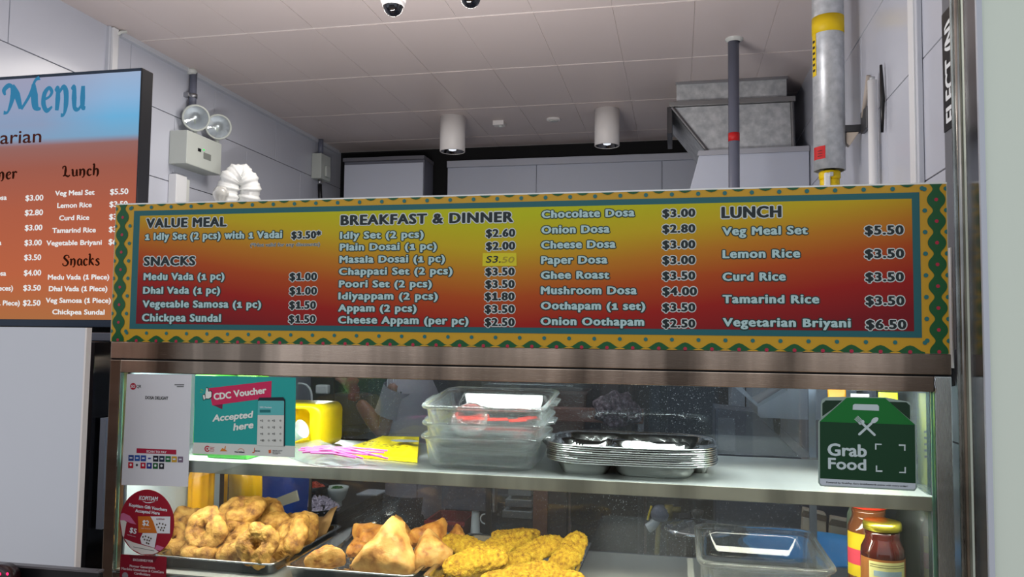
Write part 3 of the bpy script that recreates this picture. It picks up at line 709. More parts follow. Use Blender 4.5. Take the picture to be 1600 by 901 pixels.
WH = mat('print_white', (205,212,208), .42); DK = mat('print_black', (10,26,26), .42); LB = mat('print_pale_blue', (178,206,204), .42); DG = mat('print_deep_green', (6,46,38), .42)
lay(heads, .0019, .0040, 'heading', DK, WH)
ONE_ = 1; lay(items, .00135, .0034, 'item', LB, DG); ONE_ = 2
lay(prices, .0014, .0033, 'price', DK, WH)
m = MB(); a = c5(545,250); b_ = c5(800,250); ptext(m, '(*Not valid for any discounts)', a[0], b_[0], a[1]-1, 5.2, SY, .0008, .0012); m.build('note_outline', WH, parent=sg)
m = MB(); ptext(m, '(*Not valid for any discounts)', a[0], b_[0], a[1]-1, 5.2, SY, .00012, .0014); m.build('note_lettering', DK, parent=sg)
# hand-written price sticker
st = thing('price_sticker', 'small yellow sticker with a hand-written price on the menu board', 'sticker', tuple(P(*c5(1460,295),Y=SY-.002)))
q = [c5(1398,271),c5(1522,270),c5(1523,318),c5(1397,319)]
m = MB(); ppoly(m, q, SY-.0016, 0, .0006); m.build('paper', mat('sticker_yellow', (214,200,20), .5), parent=st)
m = MB(); a = c5(1410,306); b_ = c5(1464,306); ptext(m, 'S3.', a[0], b_[0], a[1], 10, SY-.0016, .0003, .0004, shear=.15); m.build('handwriting', DK, parent=st)
m = MB(); a = c5(1468,306); b_ = c5(1514,306); ptext(m, '50', a[0], b_[0], a[1], 9, SY-.0016, .0003, .0004, shear=.15); m.build('faded_handwriting', mat('faded_ink', (168,150,30), .5), parent=st, label='faded ochre digits')

# ================================================================== FOOD DISPLAY CASE
CX0, CX1, CYF, CYB = -1.2455, .4785, 1.55, 1.985
fc = thing('food_display_case', 'stainless steel and glass food display case under the menu board', 'display case', (-.385,1.77,ZF+.004))
MB().box(CX0, CX1, 1.551, CYB+.01, -.0625, -.0255).build('top_beam', STEEL, parent=fc, bevel=.0012)
MB().box(CX0+.002, CX1-.002, 1.556, CYB, -.0655, -.0627).build('seam', BLACKM, parent=fc)
MB().box(-1.219, .4495, 1.551, 1.575, -.0935, -.0657).build('top_rail', STEEL, parent=fc, bevel=.0015)
MB().box(CX0+.03, CX1-.03, 1.96, CYB, -.0935, -.0657).build('rear_rail', STEEL, parent=fc, bevel=.0015)
for x0, x1, mt_ in ((CX0, -1.2195, STEEL_B), (.4505, CX1, STEEL_V)):
    MB().box(x0, x1, 1.551, 1.580, ZF+.004, -.0657).build('post', mt_, parent=fc, bevel=.0015)
    MB().box(x0, x1, 1.955, CYB, ZF+.004, -.0657).build('post', mt_, parent=fc, bevel=.0015)
MB().tube([(.450,1.5505,-.066),(.4515,1.550,-.072),(.4500,1.5502,-.078),(.4518,1.550,-.086),(.4505,1.5505,-.095)], .0012, 6).build('weld_bead', MIRROR, parent=fc, smooth=True)
# shelf
MB().box(-1.2, .4485, 1.562, 1.965, -.2855, -.2815).build('upper_shelf', steel('shelf_steel',(205,207,205),.50,bump=.03,var=.06), parent=fc)
MB().box(-1.2, .4485, 1.5605, 1.5625, -.307, -.2815).build('shelf_lip', steel('lip_steel',(218,212,198),.34,var=.30), parent=fc, bevel=.0006)
MB().box(-1.2, .4485, 1.95, 1.965, -.307, -.2856).build('shelf_rear_lip', STEEL, parent=fc)
MB().box(-1.2, .4485, 1.5705, 1.60, -.306, -.2860).build('light_housing', PLW2, parent=fc)
MB().box(-1.2, .4485, 1.5765, 1.62, -.078, -.0660).build('light_housing', PLW2, parent=fc)
# deck
MB().box(-1.2185, .4485, 1.562, 1.975, -.531, -.527).build('deck', steel('deck_steel',(205,207,207),.48,bump=.03,var=.08), parent=fc)
MB().box(CX0+.004, CX1-.004, 1.553, 1.975, ZF+.10, -.56).build('cabinet_base', STEEL, parent=fc, bevel=.002)
MB().box(-1.219, .4495, 1.551, 1.575, -.556, -.532).build('bottom_rail', STEEL, parent=fc, bevel=.0015)
# panes
def pane(name, b_, m_, edge=None):
    return MB().box(*b_).build(name, m_, parent=fc)
pane('front_pane', (-1.2185,.4495,1.5515,1.5570,-.531,-.0940), PANE)
pane('rear_pane', (-1.2,.4485,1.970,1.9745,-.278,-.0940), REARPANE)
pane('rear_pane', (-1.2,-.66,1.970,1.9745,-.526,-.308), REARPANE)
pane('rear_pane', (-.66,.4485,1.966,1.9695,-.526,-.308), REARPANE)
pane('side_pane', (.4440,.4500,1.582,1.953,-.526,-.0940), pane_mat('side_clear_pane', (.80,.93,.88), 0, haze=.05))
FROST = mat('frosted_panel', (205,222,238), .35, trans=.25)
pane('side_panel', (-1.2185,-1.2140,1.582,1.953,-.526,-.0940), FROST)
m = MB().box(.4452,.4494,1.5575,1.5600,-.526,-.094); m.box(-1.2190,-1.2150,1.5575,1.5600,-.526,-.094)
m.build('pane_edge', GEDGE, parent=fc)
MB().box(-.9575,-.9500,1.9610,1.9655,-.526,-.308).build('rear_pane_edge', STEEL_D, parent=fc)
MB().box(.30,.316,1.9770,1.9840,-.526,-.095).build('rear_mullion', ALU, parent=fc)
MB().box(.020,.034,1.62,1.965,-.5268,-.5262).build('pale_strip', PLW2, parent=fc)

bt = thing('added_fill_batten', 'added white batten fitting hidden behind the menu board, brightening the ceiling', 'light', (-.8,1.80,-.0252))  # added fitting for the ceiling uplight, out of sight behind the board
MB().box(-1.22,-.38,1.765,1.835,-.0248,.045).build('body', PLW2, parent=bt, bevel=.004)
MB().tube([(-1.20,1.80,.062),(-.40,1.80,.062)], .013, 14).build('tube', emis('ceiling_fill_glow', (255,246,238), 2.0), parent=bt, smooth=True)
# ---------------------------------------------------------------- notices stuck to the front pane
GY = 1.5512
# payment sheet
ps = thing('payment_sheet', 'white payment sheet with a red scan-to-pay bar in the top left of the case', 'notice', tuple(P(245,758,Y=GY)))
m = MB(); ppoly(m, [(199,584),(300,585),(294,760),(190,757)], GY, .0002, -.0006); m.build('sheet', mat('paper_white', (222,220,222), .5), parent=ps)
L0 = .0012
def c7(x, y): return (190+x/5.3, 580+y/5.3)
m = MB(); q = c7(98,123); c = P(*q, Y=GY); disc(m, (c.x, GY-L0, c.z), P(q[0]+4.7,q[1],Y=GY).x-c.x); m.build('red_roundel', ink(178,22,50), parent=ps)
m = MB(); a = c7(80,135); ptext(m, 'SG', a[0], a[0]+6.6, a[1], 4.6, GY, .0002, L0+.0003, shear=.2); m.build('roundel_lettering', WHITE_INK, parent=ps)
m = MB(); a = c7(126,135); ptext(m, 'QR', a[0], a[0]+7.2, a[1], 4.6, GY, .0001, L0); a = c7(200,228)
ptext(m, 'DOSA DELIGHT', a[0], c7(387,228)[0], a[1], 4.6, GY, .0003, L0)
for r_ in range(2):
    for k in range(7-r_*2):
        a = c7(442+r_*20+k*11.5, 114+r_*15); ppoly(m, [a,(a[0]+1.5,a[1]),(a[0]+1.5,a[1]-1.6),(a[0],a[1]-1.6)], GY, L0)
m.build('lettering', BLK_INK, parent=ps)
m = MB(); ppoly(m, [c7(128,635),c7(456,648),c7(455,687),c7(126,674)], GY, L0); m.build('scan_bar', ink(170,20,56), parent=ps)
m = MB(); a = c7(210,669); ptext(m, 'SCAN TO PAY', a[0], c7(375,0)[0], a[1], 3.2, GY, .0002, L0+.0003); m.build('bar_lettering', WHITE_INK, parent=ps)
cols = [(30,60,130),(24,80,160),(40,70,150),(225,225,230),(30,34,44),(16,34,60),(14,100,50),(196,150,30),(120,100,120)]
for k, cc_ in enumerate(cols):
    x = 60+k*51; y = 690+k*1.6; m = MB()
    ppoly(m, [c7(x,y),c7(x+44,y+1.4),c7(x+43,y+50),c7(x-1,y+49)], GY, L0)
    o = m.build('pay_badge', ink(*cc_), parent=ps)
    m = MB(); ppoly(m, [c7(x+10,y+18),c7(x+33,y+18),c7(x+33,y+30),c7(x+10,y+30)], GY, L0+.0003); m.build('badge_mark', ink(*((60,60,140) if k == 3 else (215,220,225))), parent=o)
for k, cc_ in enumerate([(190,24,40),(222,220,222),(186,20,50),(40,50,130),(16,90,44),(30,32,40)]):
    x = 58+k*51; y = 750+k*1.6; m = MB()
    ppoly(m, [c7(x,y),c7(x+42,y+1.4),c7(x+41,y+50),c7(x-1,y+49)], GY, L0)
    o = m.build('pay_badge', ink(*cc_), parent=ps)
    m = MB(); c = P(*c7(x+21,y+22), Y=GY); disc(m, (c.x, GY-L0-.0003, c.z), .0028, n=12); m.build('badge_mark', ink(*((40,40,44) if k == 1 else (225,225,225))), parent=o)
# teal voucher card
vc = thing('voucher_card', 'teal voucher acceptance card with a red banner and a printed phone', 'notice', tuple(P(380,714,Y=GY)))
def c8(x, y): return (290+x/6.433, 580+y/6.433)
m = MB(); ppoly(m, [c8(97,40),c8(1110,62),c8(1100,862),c8(70,822),c8(82,715)], GY, .0002, -.0006); m.build('card', mat('card_teal', (24,160,152), .4), parent=vc)
m = MB(); ppoly(m, [c8(82,713),c8(1104,748),c8(1100,862),c8(68,824)], GY, L0); m.build('footer_band', mat('card_cream', (216,216,206), .5), parent=vc)
m = MB(); ppoly(m, [c8(270,335),c8(375,325),c8(372,380)], GY, L0-.0002); m.build('banner_fold', ink(120,16,60), parent=vc)
m = MB(); ppoly(m, [c8(235,168),c8(868,95),c8(862,262),c8(272,342)], GY, L0); m.build('banner', ink(206,30,84), parent=vc)
def slant(mb, s, x0, y0, x1, y1, cap, cf, grow, lift, shear=0):
    A = P(*cf(x0,y0), Y=GY); B = P(*cf(x1,y1), Y=GY); U = (B-A); L = U.length; U.normalize(); V = Vector((-U.z,0,U.x))
    h = (P(*cf(x0,y0-cap), Y=GY)-A).length
    text(mb, s, A, U, V, YN, L, h, grow, lift, shear)
mat('card_white', (235,235,225), .5)
for a_ in (('CDC',292,284,460,266,62,0),('Voucher',492,256,815,216,62,0),('Accepted',276,502,686,460,62,.2),('here',486,592,686,565,66,.2)):
    m = MB(); slant(m, *a_[:6], c8, .0009, L0+.0004, a_[6]); m.build('lettering', bpy.data.materials['card_white'], parent=vc)
m = MB(); ppoly(m, [c8(172,240),c8(190,228),c8(203,222),c8(212,160),c8(228,160),c8(236,195),c8(262,190),c8(272,205),c8(270,262),c8(240,278),c8(205,278),c8(182,292)], GY, L0+.0006); m.build('thumb_outline', BLK_INK, parent=vc)
m = MB(); ppoly(m, [c8(204,228),c8(214,168),c8(226,168),c8(233,202),c8(258,198),c8(266,210),c8(264,256),c8(238,272),c8(208,270)], GY, L0+.0009); ppoly(m, [c8(178,240),c8(196,234),c8(204,274),c8(188,284)], GY, L0+.0009); m.build('thumb', bpy.data.materials['card_white'], parent=vc)
m = MB()
for a, b_ in (((152,180),(180,195)),((146,210),(172,212)),((245,150),(262,125)),((150,200),(165,185))):
    ppoly(m, [c8(*a),c8(a[0]+7,a[1]-6),c8(b_[0]+4,b_[1]-3),c8(*b_)], GY, L0)
m.build('rays', ink(130,190,70), parent=vc)
m = MB(); ppoly(m, [c8(722,742),c8(732,285),c8(745,262),c8(985,258),c8(1006,285),c8(1002,752)], GY, L0+.0008); ph = m.build('phone', ink(18,30,38), parent=vc)
m = MB(); ppoly(m, [c8(722,742),c8(734,300),c8(740,292),c8(992,294),c8(996,305),c8(990,750)], GY, L0+.0011); m.build('phone_screen', ink(214,214,204), parent=ph)
m = MB(); ppoly(m, [c8(730,436),c8(734,300),c8(740,292),c8(992,294),c8(996,305),c8(994,438)], GY, L0+.0014); m.build('screen_header', ink(90,180,178), parent=ph)
m = MB(); ppoly(m, [c8(752,382),c8(860,382),c8(860,412),c8(752,412)], GY, L0+.0017); m.build('button', ink(20,110,110), parent=ph)
m = MB(); ptext(m, 'CDC Vouchers', c8(752,0)[0], c8(872,0)[0], c8(0,363)[1], 2.0, GY, .0001, L0+.0017); m.build('header_lettering', WHITE_INK, parent=ph)
m = MB()
for r_, (a, b_) in enumerate((('2','2'),('2','2'),('5','5'),('10','10'))):
    yb = 502+66*r_
    ptext(m, '+'+a, c8(757,0)[0], c8(785+(10 if a=='10' else 0),0)[0], c8(0,yb)[1], 3.0, GY, .00015, L0+.0017)
    ptext(m, '+'+b_, c8(876,0)[0], c8(904+(10 if a=='10' else 0),0)[0], c8(0,yb)[1], 3.0, GY, .00015, L0+.0017)
    for xx in (842, 960):
        ptext(m, '0', c8(xx-9,0)[0], c8(xx+8,0)[0], c8(0,yb)[1], 2.7, GY, 0, L0+.0017)
m.build('screen_digits', BLK_INK, parent=ph)
# footer emblems
m = MB(); c = P(*c8(222,776), Y=GY)
for k in range(10):
    a0, a1 = .7+k*.5, .7+(k+1)*.5
    m.poly([(c.x+r_*math.cos(a), GY-L0-.0004, c.z+r_*math.sin(a)) for r_, a in ((.0068,a0),(.0068,a1),(.0042,a1),(.0042,a0))])
disc(m, (c.x,GY-L0-.0004,c.z), .0022, n=10); m.build('red_emblem', ink(190,30,60), parent=vc)
m = MB()
for k in range(4): ptext(m, ['Central','Singapore','Community','Council'][k], c8(248,0)[0], c8(294-(k%2)*8,0)[0], c8(0,762+k*13)[1], 1.1, GY, .0001, L0+.0004, fit=True)
m.build('red_emblem_text', ink(190,30,60), parent=vc)
m = MB(); ppoly(m, [c8(350,800),c8(372,768),c8(392,778),c8(410,745),c8(402,785),c8(425,800)], GY, L0+.0004); ppoly(m, [c8(395,765),c8(404,748),c8(408,752),c8(400,770)], GY, L0+.0006); m.build('orange_emblem', ink(214,130,40), parent=vc)
m = MB()
for k in range(9):
    a0, a1 = math.pi*k/9*.95, math.pi*(k+1)/9*.95; c = P(*c8(560,800), Y=GY)
    m.poly([(c.x+r_*math.cos(a), GY-L0-.0004, c.z+r_*.75*math.sin(a)) for r_, a in ((.0078,a0),(.0078,a1),(.0068,a1),(.0068,a0))])
m.build('arch_emblem', ink(214,110,40), parent=vc)
m = MB(); ptext(m, 'NorthEast', c8(498,0)[0], c8(596,0)[0], c8(0,812)[1], 2.0, GY, .0003, L0+.0006); ptext(m, 'NORTH WEST', c8(700,0)[0], c8(752,0)[0], c8(0,802)[1], 1.5, GY, .0002, L0+.0006)
for k in range(4): ptext(m, ['SOUTH WEST','Community','Development','Council'][k], c8(878,0)[0], c8((978,952,958,930)[k],0)[0], c8(0,796+k*11)[1], 1.1, GY, .0001, L0+.0006)
m.build('emblem_lettering', ink(60,60,66), parent=vc)
m = MB(); ppoly(m, [c8(672,812),c8(690,806),c8(694,765),c8(700,765),c8(698,812),c8(680,822)], GY, L0+.0004); ppoly(m, [c8(836,790),c8(862,785),c8(862,818),c8(840,822)], GY, L0+.0004); m.build('orange_marks', ink(210,100,50), parent=vc)
# round gift voucher sticker
rs = thing('round_sticker', 'round crimson gift voucher sticker low on the left of the front glass', 'sticker', tuple(P(231,871,Y=GY)))
def cr(x, y): return (180+x/5.969, 750+y/5.969)
cc0 = P(*cr(297,392), Y=GY); rx = P(*cr(553,392),Y=GY).x-cc0.x; rz = cc0.z-P(*cr(297,700),Y=GY).z
m = MB(); m.prism([(cc0.x+rx*math.cos(2*math.pi*k/48), GY-.0002, cc0.z+rz*math.sin(2*math.pi*k/48)) for k in range(48)], (0,-1,0), .0006); m.build('disc', mat('sticker_crimson', (158,16,40), .45), parent=rs)
def inside(pts):   # clip a polygon's points to the disc
    out = []
    for p in pts:
        q = P(*cr(*p), Y=GY); dx, dz = (q.x-cc0.x)/rx, (q.z-cc0.z)/rz; L = math.hypot(dx,dz)
        if L > .985: q = Vector((cc0.x+dx/L*rx*.985, GY, cc0.z+dz/L*rz*.985))
        out.append((q.x, q.z))
    return out
def rpoly(mb, pts, lift): mb.poly([(x, GY-lift, z) for x, z in inside(pts)])
m = MB(); rpoly(m, [(30,300),(80,302),(140,330),(200,410),(150,400),(90,372),(30,370)], L0); rpoly(m, [(390,600),(470,640),(440,690),(370,640)], L0); m.build('pink_swoosh', ink(206,110,146), parent=rs)
m = MB(); rpoly(m, [(30,370),(90,372),(120,395),(80,540),(180,580),(360,630),(420,690),(360,700),(250,705),(150,640),(60,520)], L0); m.build('cream_swoosh', ink(224,216,206), parent=rs)
m = MB(); rpoly(m, [(110,390),(250,440),(400,500),(372,628),(84,540)], L0+.0003); m.build('lower_voucher', ink(150,14,40), parent=rs)
m = MB(); rpoly(m, [(262,490),(396,492),(372,628),(250,590),(238,540)], L0+.0005); m.build('lower_voucher_panel', ink(226,222,222), parent=rs)
m = MB(); rpoly(m, [(218,334),(520,336),(516,494),(222,486)], L0+.0007); m.build('upper_voucher', ink(206,110,28), parent=rs)
m = MB(); rpoly(m, [(335,335),(520,336),(516,494),(398,492),(380,440),(360,380)], L0+.0009); m.build('upper_voucher_panel', ink(232,230,230), parent=rs)
m = MB()
for k, (x, y) in enumerate([(395,410),(420,400),(450,405),(475,415),(410,435),(440,440),(465,440),(430,460),(455,465),(265,525),(290,520),(318,530),(340,540),(280,550),(305,555),(325,560),(300,580),(318,588)]):
    c = P(*cr(x,y),Y=GY); disc(m, (c.x,GY-L0-.0012,c.z), .0021, n=9)
m.build('food_pictures', ink(96,84,70), parent=rs)
for a_ in (('KOPITIAM',226,180,402,190,36,.0003,.0004,.25),('Kopitiam Gift Vouchers',134,240,486,288,28,.0003,.0004,0),('Accepted Here',192,294,418,320,28,.0003,.0004,0),('$2',262,415,320,420,46,.0005,.0013,0),('$5',140,480,200,498,46,.0005,.0013,0),('Gift Voucher',250,448,338,454,8,0,.0013,0),('Gift Voucher',120,508,200,528,8,0,.0013,0)):
    m = MB(); slant(m, *a_[:6], cr, a_[6], L0+a_[7], a_[8]); m.build('lettering', WHITE_INK, parent=rs)
m = MB(); rpoly(m, [(258,192),(300,204),(380,196),(330,212),(290,210)], L0+.0004); m.build('underline_swoosh', WHITE_INK, parent=rs)
m = MB()
for k in range(17):
    x = 175+k*11.5; y = 622+k*2.2; ppoly(m, [cr(x,y),cr(x+7,y+1.5),cr(x+7,y-5),cr(x,y-6.5)], GY, L0+.0006)
m.build('small_print', BLK_INK, parent=rs)
m = MB(); slant(m, 'KOPITIAM', 392,366, 466,368, 14, cr, .0001, L0+.0013); m.build('voucher_lettering', ink(150,20,60), parent=rs)
# lower crimson sticker
ls = thing('concession_sticker', 'crimson rectangular sticker at the bottom left corner of the glass', 'sticker', tuple(P(224,925,Y=GY)))
m = MB(); ppoly(m, [cr(62,688),cr(470,712),cr(482,722),cr(468,1090),cr(36,1070),cr(52,695)], GY, .0002, -.0006); m.build('card', mat('sticker_deep_red', (140,14,36), .45), parent=ls)
m = MB(); ppoly(m, [cr(130,694),cr(400,710),cr(372,762),cr(160,750)], GY, L0); m.build('ribbon', ink(104,10,28), parent=ls)
for a_ in (('EXCLUSIVELY FOR',172,748,356,762,20),('Pioneer Generation,',140,806,378,826,22),('Merdeka Generation & ComCare',64,830,456,866,22),('Cardholders',182,874,330,890,22)):
    m = MB(); slant(m, *a_, cr, .0003, L0+.0004); m.build('lettering', ink(214,190,190), parent=ls)
m = MB(); c = P(*cr(96,888),Y=GY); disc(m, (c.x,GY-L0,c.z), .0075); m.build('silver_roundel', ink(150,146,150), parent=ls)
# green delivery sign on the right
gs = thing('delivery_sign', 'dark green takeaway-bag shaped delivery sign on the right of the glass', 'sign', tuple(P(1355,764,Y=GY)))
def cg_(x, y): return (1280+x/5.005, 590+y/5.005)
m = MB(); ppoly(m, [cg_(-8,340),cg_(12,322),cg_(12,200),cg_(24,168),cg_(60,150),cg_(200,148),cg_(520,152),cg_(660,180),cg_(700,186),cg_(716,205),cg_(716,330),cg_(752,364),cg_(764,860),cg_(745,884),cg_(10,846),cg_(-8,820)], GY, .0002, -.0008); m.build('clear_backing', mat('acrylic_grey', (150,168,158), .25), parent=gs)
m = MB(); ppoly(m, [cg_(24,300),cg_(24,200),cg_(50,176),cg_(180,176),cg_(100,246)], GY, L0); m.build('bag_back', ink(4,46,20), parent=gs)
m = MB(); ppoly(m, [cg_(545,186),cg_(680,190),cg_(708,215),cg_(710,328)], GY, L0); m.build('bag_back', ink(4,46,20), parent=gs)
m = MB(); ppoly(m, [cg_(4,340),cg_(746,365),cg_(752,822),cg_(6,785)], GY, L0+.0003); m.build('bag_front', mat('sign_dark_green', (2,58,28), .4), parent=gs)
m = MB(); ppoly(m, [cg_(2,342),cg_(214,154),cg_(514,158),cg_(748,367)], GY, L0+.0006); m.build('bag_flap', mat('sign_green', (4,112,40), .4), parent=gs)
m = MB(); ppoly(m, [cg_(5,785),cg_(752,824),cg_(750,860),cg_(736,872),cg_(18,836),cg_(5,820)], GY, L0+.0003); m.build('footer', ink(196,204,210), parent=gs)
GW = mat('sign_pale', (196,210,210), .45)
m = MB(); ppoly(m, [cg_(262,212),cg_(275,203),cg_(452,208),cg_(465,222),cg_(465,257),cg_(260,248)], GY, L0+.001)
def capsule(mb, a, b_, w_, lift):
    A = P(*cg_(*a), Y=GY); B = P(*cg_(*b_), Y=GY); D = (B-A).normalized(); Nn = Vector((-D.z,0,D.x))*w_
    pts = [A+Nn*math.cos(t)-D*w_*math.sin(t) for t in [math.pi*k/8 for k in range(9)]]+[B-Nn*math.cos(t)+D*w_*math.sin(t) for t in [math.pi*k/8 for k in range(9)]]
    mb.poly([p+Vector((0,-lift,0)) for p in pts])
capsule(m, (312,440), (405,355), .0021, L0+.0010); capsule(m, (430,444), (330,350), .0021, L0+.0012)
c = P(*cg_(432,330),Y=GY); A = 0
m.poly([(c.x+.0062*math.cos(a)*.9+.0042*math.sin(a)*.6, GY-L0-.0014, c.z+.0062*math.cos(a)*.7-.0042*math.sin(a)*.8) for a in [2*math.pi*k/20 for k in range(20)]])
for k in range(4): capsule(m, (275+k*8,322-k*8), (322+k*6,362-k*8), .0006, L0+.0014)
capsule(m, (318,352), (338,342), .0030, L0+.0014)
m.build('cutlery_emblem', GW, parent=gs)
m = MB(); ptext(m, 'Grab', cg_(68,0)[0], cg_(366,0)[0], cg_(0,603)[1], 18, GY, .0011, L0+.001); m.build('lettering', GW, parent=gs); m = MB(); ptext(m, 'Food', cg_(72,0)[0], cg_(362,0)[0], cg_(0,708)[1], 16.5, GY, .0009, L0+.001)
m.build('lettering', GW, parent=gs)
for (x, y, sx_, sy_) in ((434,512,1,1),(672,520,-1,1),(440,732,1,-1),(675,744,-1,-1)):
    m = MB()
    ppoly(m, [cg_(x,y),cg_(x+52*sx_,y+2*sx_),cg_(x+52*sx_,y+11*sy_),cg_(x,y+11*sy_)], GY, L0+.001); ppoly(m, [cg_(x,y),cg_(x+11*sx_,y),cg_(x+11*sx_,y+48*sy_),cg_(x,y+48*sy_)], GY, L0+.0012)
    m.build('corner_mark', GW, parent=gs)
m = MB(); slant(m, 'Powered by GrabPay. Earn GrabRewards points with every order!', 55,820, 690,852, 12, cg_, .0001, L0+.0006); m.build('footer_lettering', BLK_INK, parent=gs)

# ================================================================== LEFT: SCREEN, WHITE BOARD, TERMINAL
TY = 1.70
def t1(x, y): return (x/2.048, 80+y/2.048)
tr_ = P(222,105,Y=TY); tb = P(222,508,Y=TY)
tv = thing('menu_screen', 'black framed digital menu screen glowing orange at the left, a blue reflection painted into its top', 'screen', (-1.75,TY+.03,tb.z))
TVX1 = tr_.x; TVX0 = TVX1-1.10; TZ_1 = tr_.z; TZ_0 = P(100,511,Y=TY).z
MB().box(TVX0, TVX1, TY, TY+.045, TZ_0, TZ_1).build('housing', BLACK, parent=tv, bevel=.003)
gsrc = P(219,112,Y=TY-.001)
fx1 = P(213,300,Y=TY-.001).x; fz1 = P(100,119,Y=TY-.001).z; fz0 = P(100,499,Y=TY-.001).z
MB().box(TVX0+.002, TVX1-.002, TY-.0014, TY-.0002, TZ_0+.002, TZ_1-.002).build('bezel', mat('bezel_blue_reflection', (14,34,56), .25), parent=tv)  # bluish colour carries the reflection on the frame
sm = bpy.data.materials.new('screen_picture_reflection'); sm.use_nodes = True; nt = sm.node_tree; nt.nodes.clear()
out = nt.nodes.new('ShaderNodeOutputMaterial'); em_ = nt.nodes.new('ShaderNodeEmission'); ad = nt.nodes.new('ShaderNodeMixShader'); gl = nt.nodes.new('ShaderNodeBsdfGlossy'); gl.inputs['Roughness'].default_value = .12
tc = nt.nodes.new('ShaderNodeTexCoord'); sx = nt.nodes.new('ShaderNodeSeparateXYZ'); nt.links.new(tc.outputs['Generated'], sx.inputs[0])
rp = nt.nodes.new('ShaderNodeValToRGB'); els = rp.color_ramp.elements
cl = [(0,(176,104,44)),(.18,(190,92,44)),(.45,(178,86,50)),(.62,(160,84,62)),(.715,(150,98,90)),(.745,(118,168,204)),(.82,(106,178,222)),(.90,(140,182,222)),(1,(158,180,212))]  # orange picture; the blue upper stops paint a reflection into it
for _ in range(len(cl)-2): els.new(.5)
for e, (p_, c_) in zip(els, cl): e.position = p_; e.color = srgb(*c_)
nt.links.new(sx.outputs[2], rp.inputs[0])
# rosy cast toward the left of the blue reflection band
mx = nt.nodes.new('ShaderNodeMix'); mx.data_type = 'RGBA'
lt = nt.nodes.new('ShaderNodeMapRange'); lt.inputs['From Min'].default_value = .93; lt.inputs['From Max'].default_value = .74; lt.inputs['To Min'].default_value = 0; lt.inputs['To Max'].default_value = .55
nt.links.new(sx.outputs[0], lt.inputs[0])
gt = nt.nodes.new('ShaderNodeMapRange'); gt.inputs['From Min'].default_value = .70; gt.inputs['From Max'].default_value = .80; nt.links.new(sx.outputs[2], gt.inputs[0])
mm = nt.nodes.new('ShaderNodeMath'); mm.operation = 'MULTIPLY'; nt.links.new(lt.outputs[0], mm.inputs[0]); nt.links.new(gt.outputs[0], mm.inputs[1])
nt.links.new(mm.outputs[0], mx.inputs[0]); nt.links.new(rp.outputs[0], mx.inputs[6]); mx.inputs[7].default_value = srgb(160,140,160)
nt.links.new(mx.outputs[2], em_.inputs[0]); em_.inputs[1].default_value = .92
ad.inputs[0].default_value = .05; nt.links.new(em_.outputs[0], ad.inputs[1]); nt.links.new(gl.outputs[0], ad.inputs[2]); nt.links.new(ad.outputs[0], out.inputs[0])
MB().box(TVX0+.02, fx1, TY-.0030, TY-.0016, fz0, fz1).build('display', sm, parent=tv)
TS = TY-.0030
def brush(mb, strokes, O, sc_, lift):
    "pen strokes: lists of (x, y, width) in letter units"
    for st_ in strokes:
        pts = [Vector((x,0,y)) for x, y, w_ in st_]; ws = [w_ for _,_,w_ in st_]
        fine = spline(pts, 6); fw = []
        for i in range(len(ws)-1): fw += [ws[i]+(ws[i+1]-ws[i])*k/6 for k in range(6)]
        fw.append(ws[-1])
        L_, R_ = [], []
        for i, p in enumerate(fine):
            d_ = (fine[min(i+1,len(fine)-1)]-fine[max(i-1,0)]);
            if d_.length < 1e-6: d_ = Vector((1,0,0))
            d_.normalize(); n_ = Vector((-d_.z,0,d_.x))*fw[i]*.68
            L_.append(p+n_); R_.append(p-n_)
        for i in range(len(fine)-1):
            q = [L_[i],L_[i+1],R_[i+1],R_[i]]
            mb.poly([Vector(O)+Vector((v.x*sc_,-lift-i*2e-6,v.z*sc_)) for v in q])
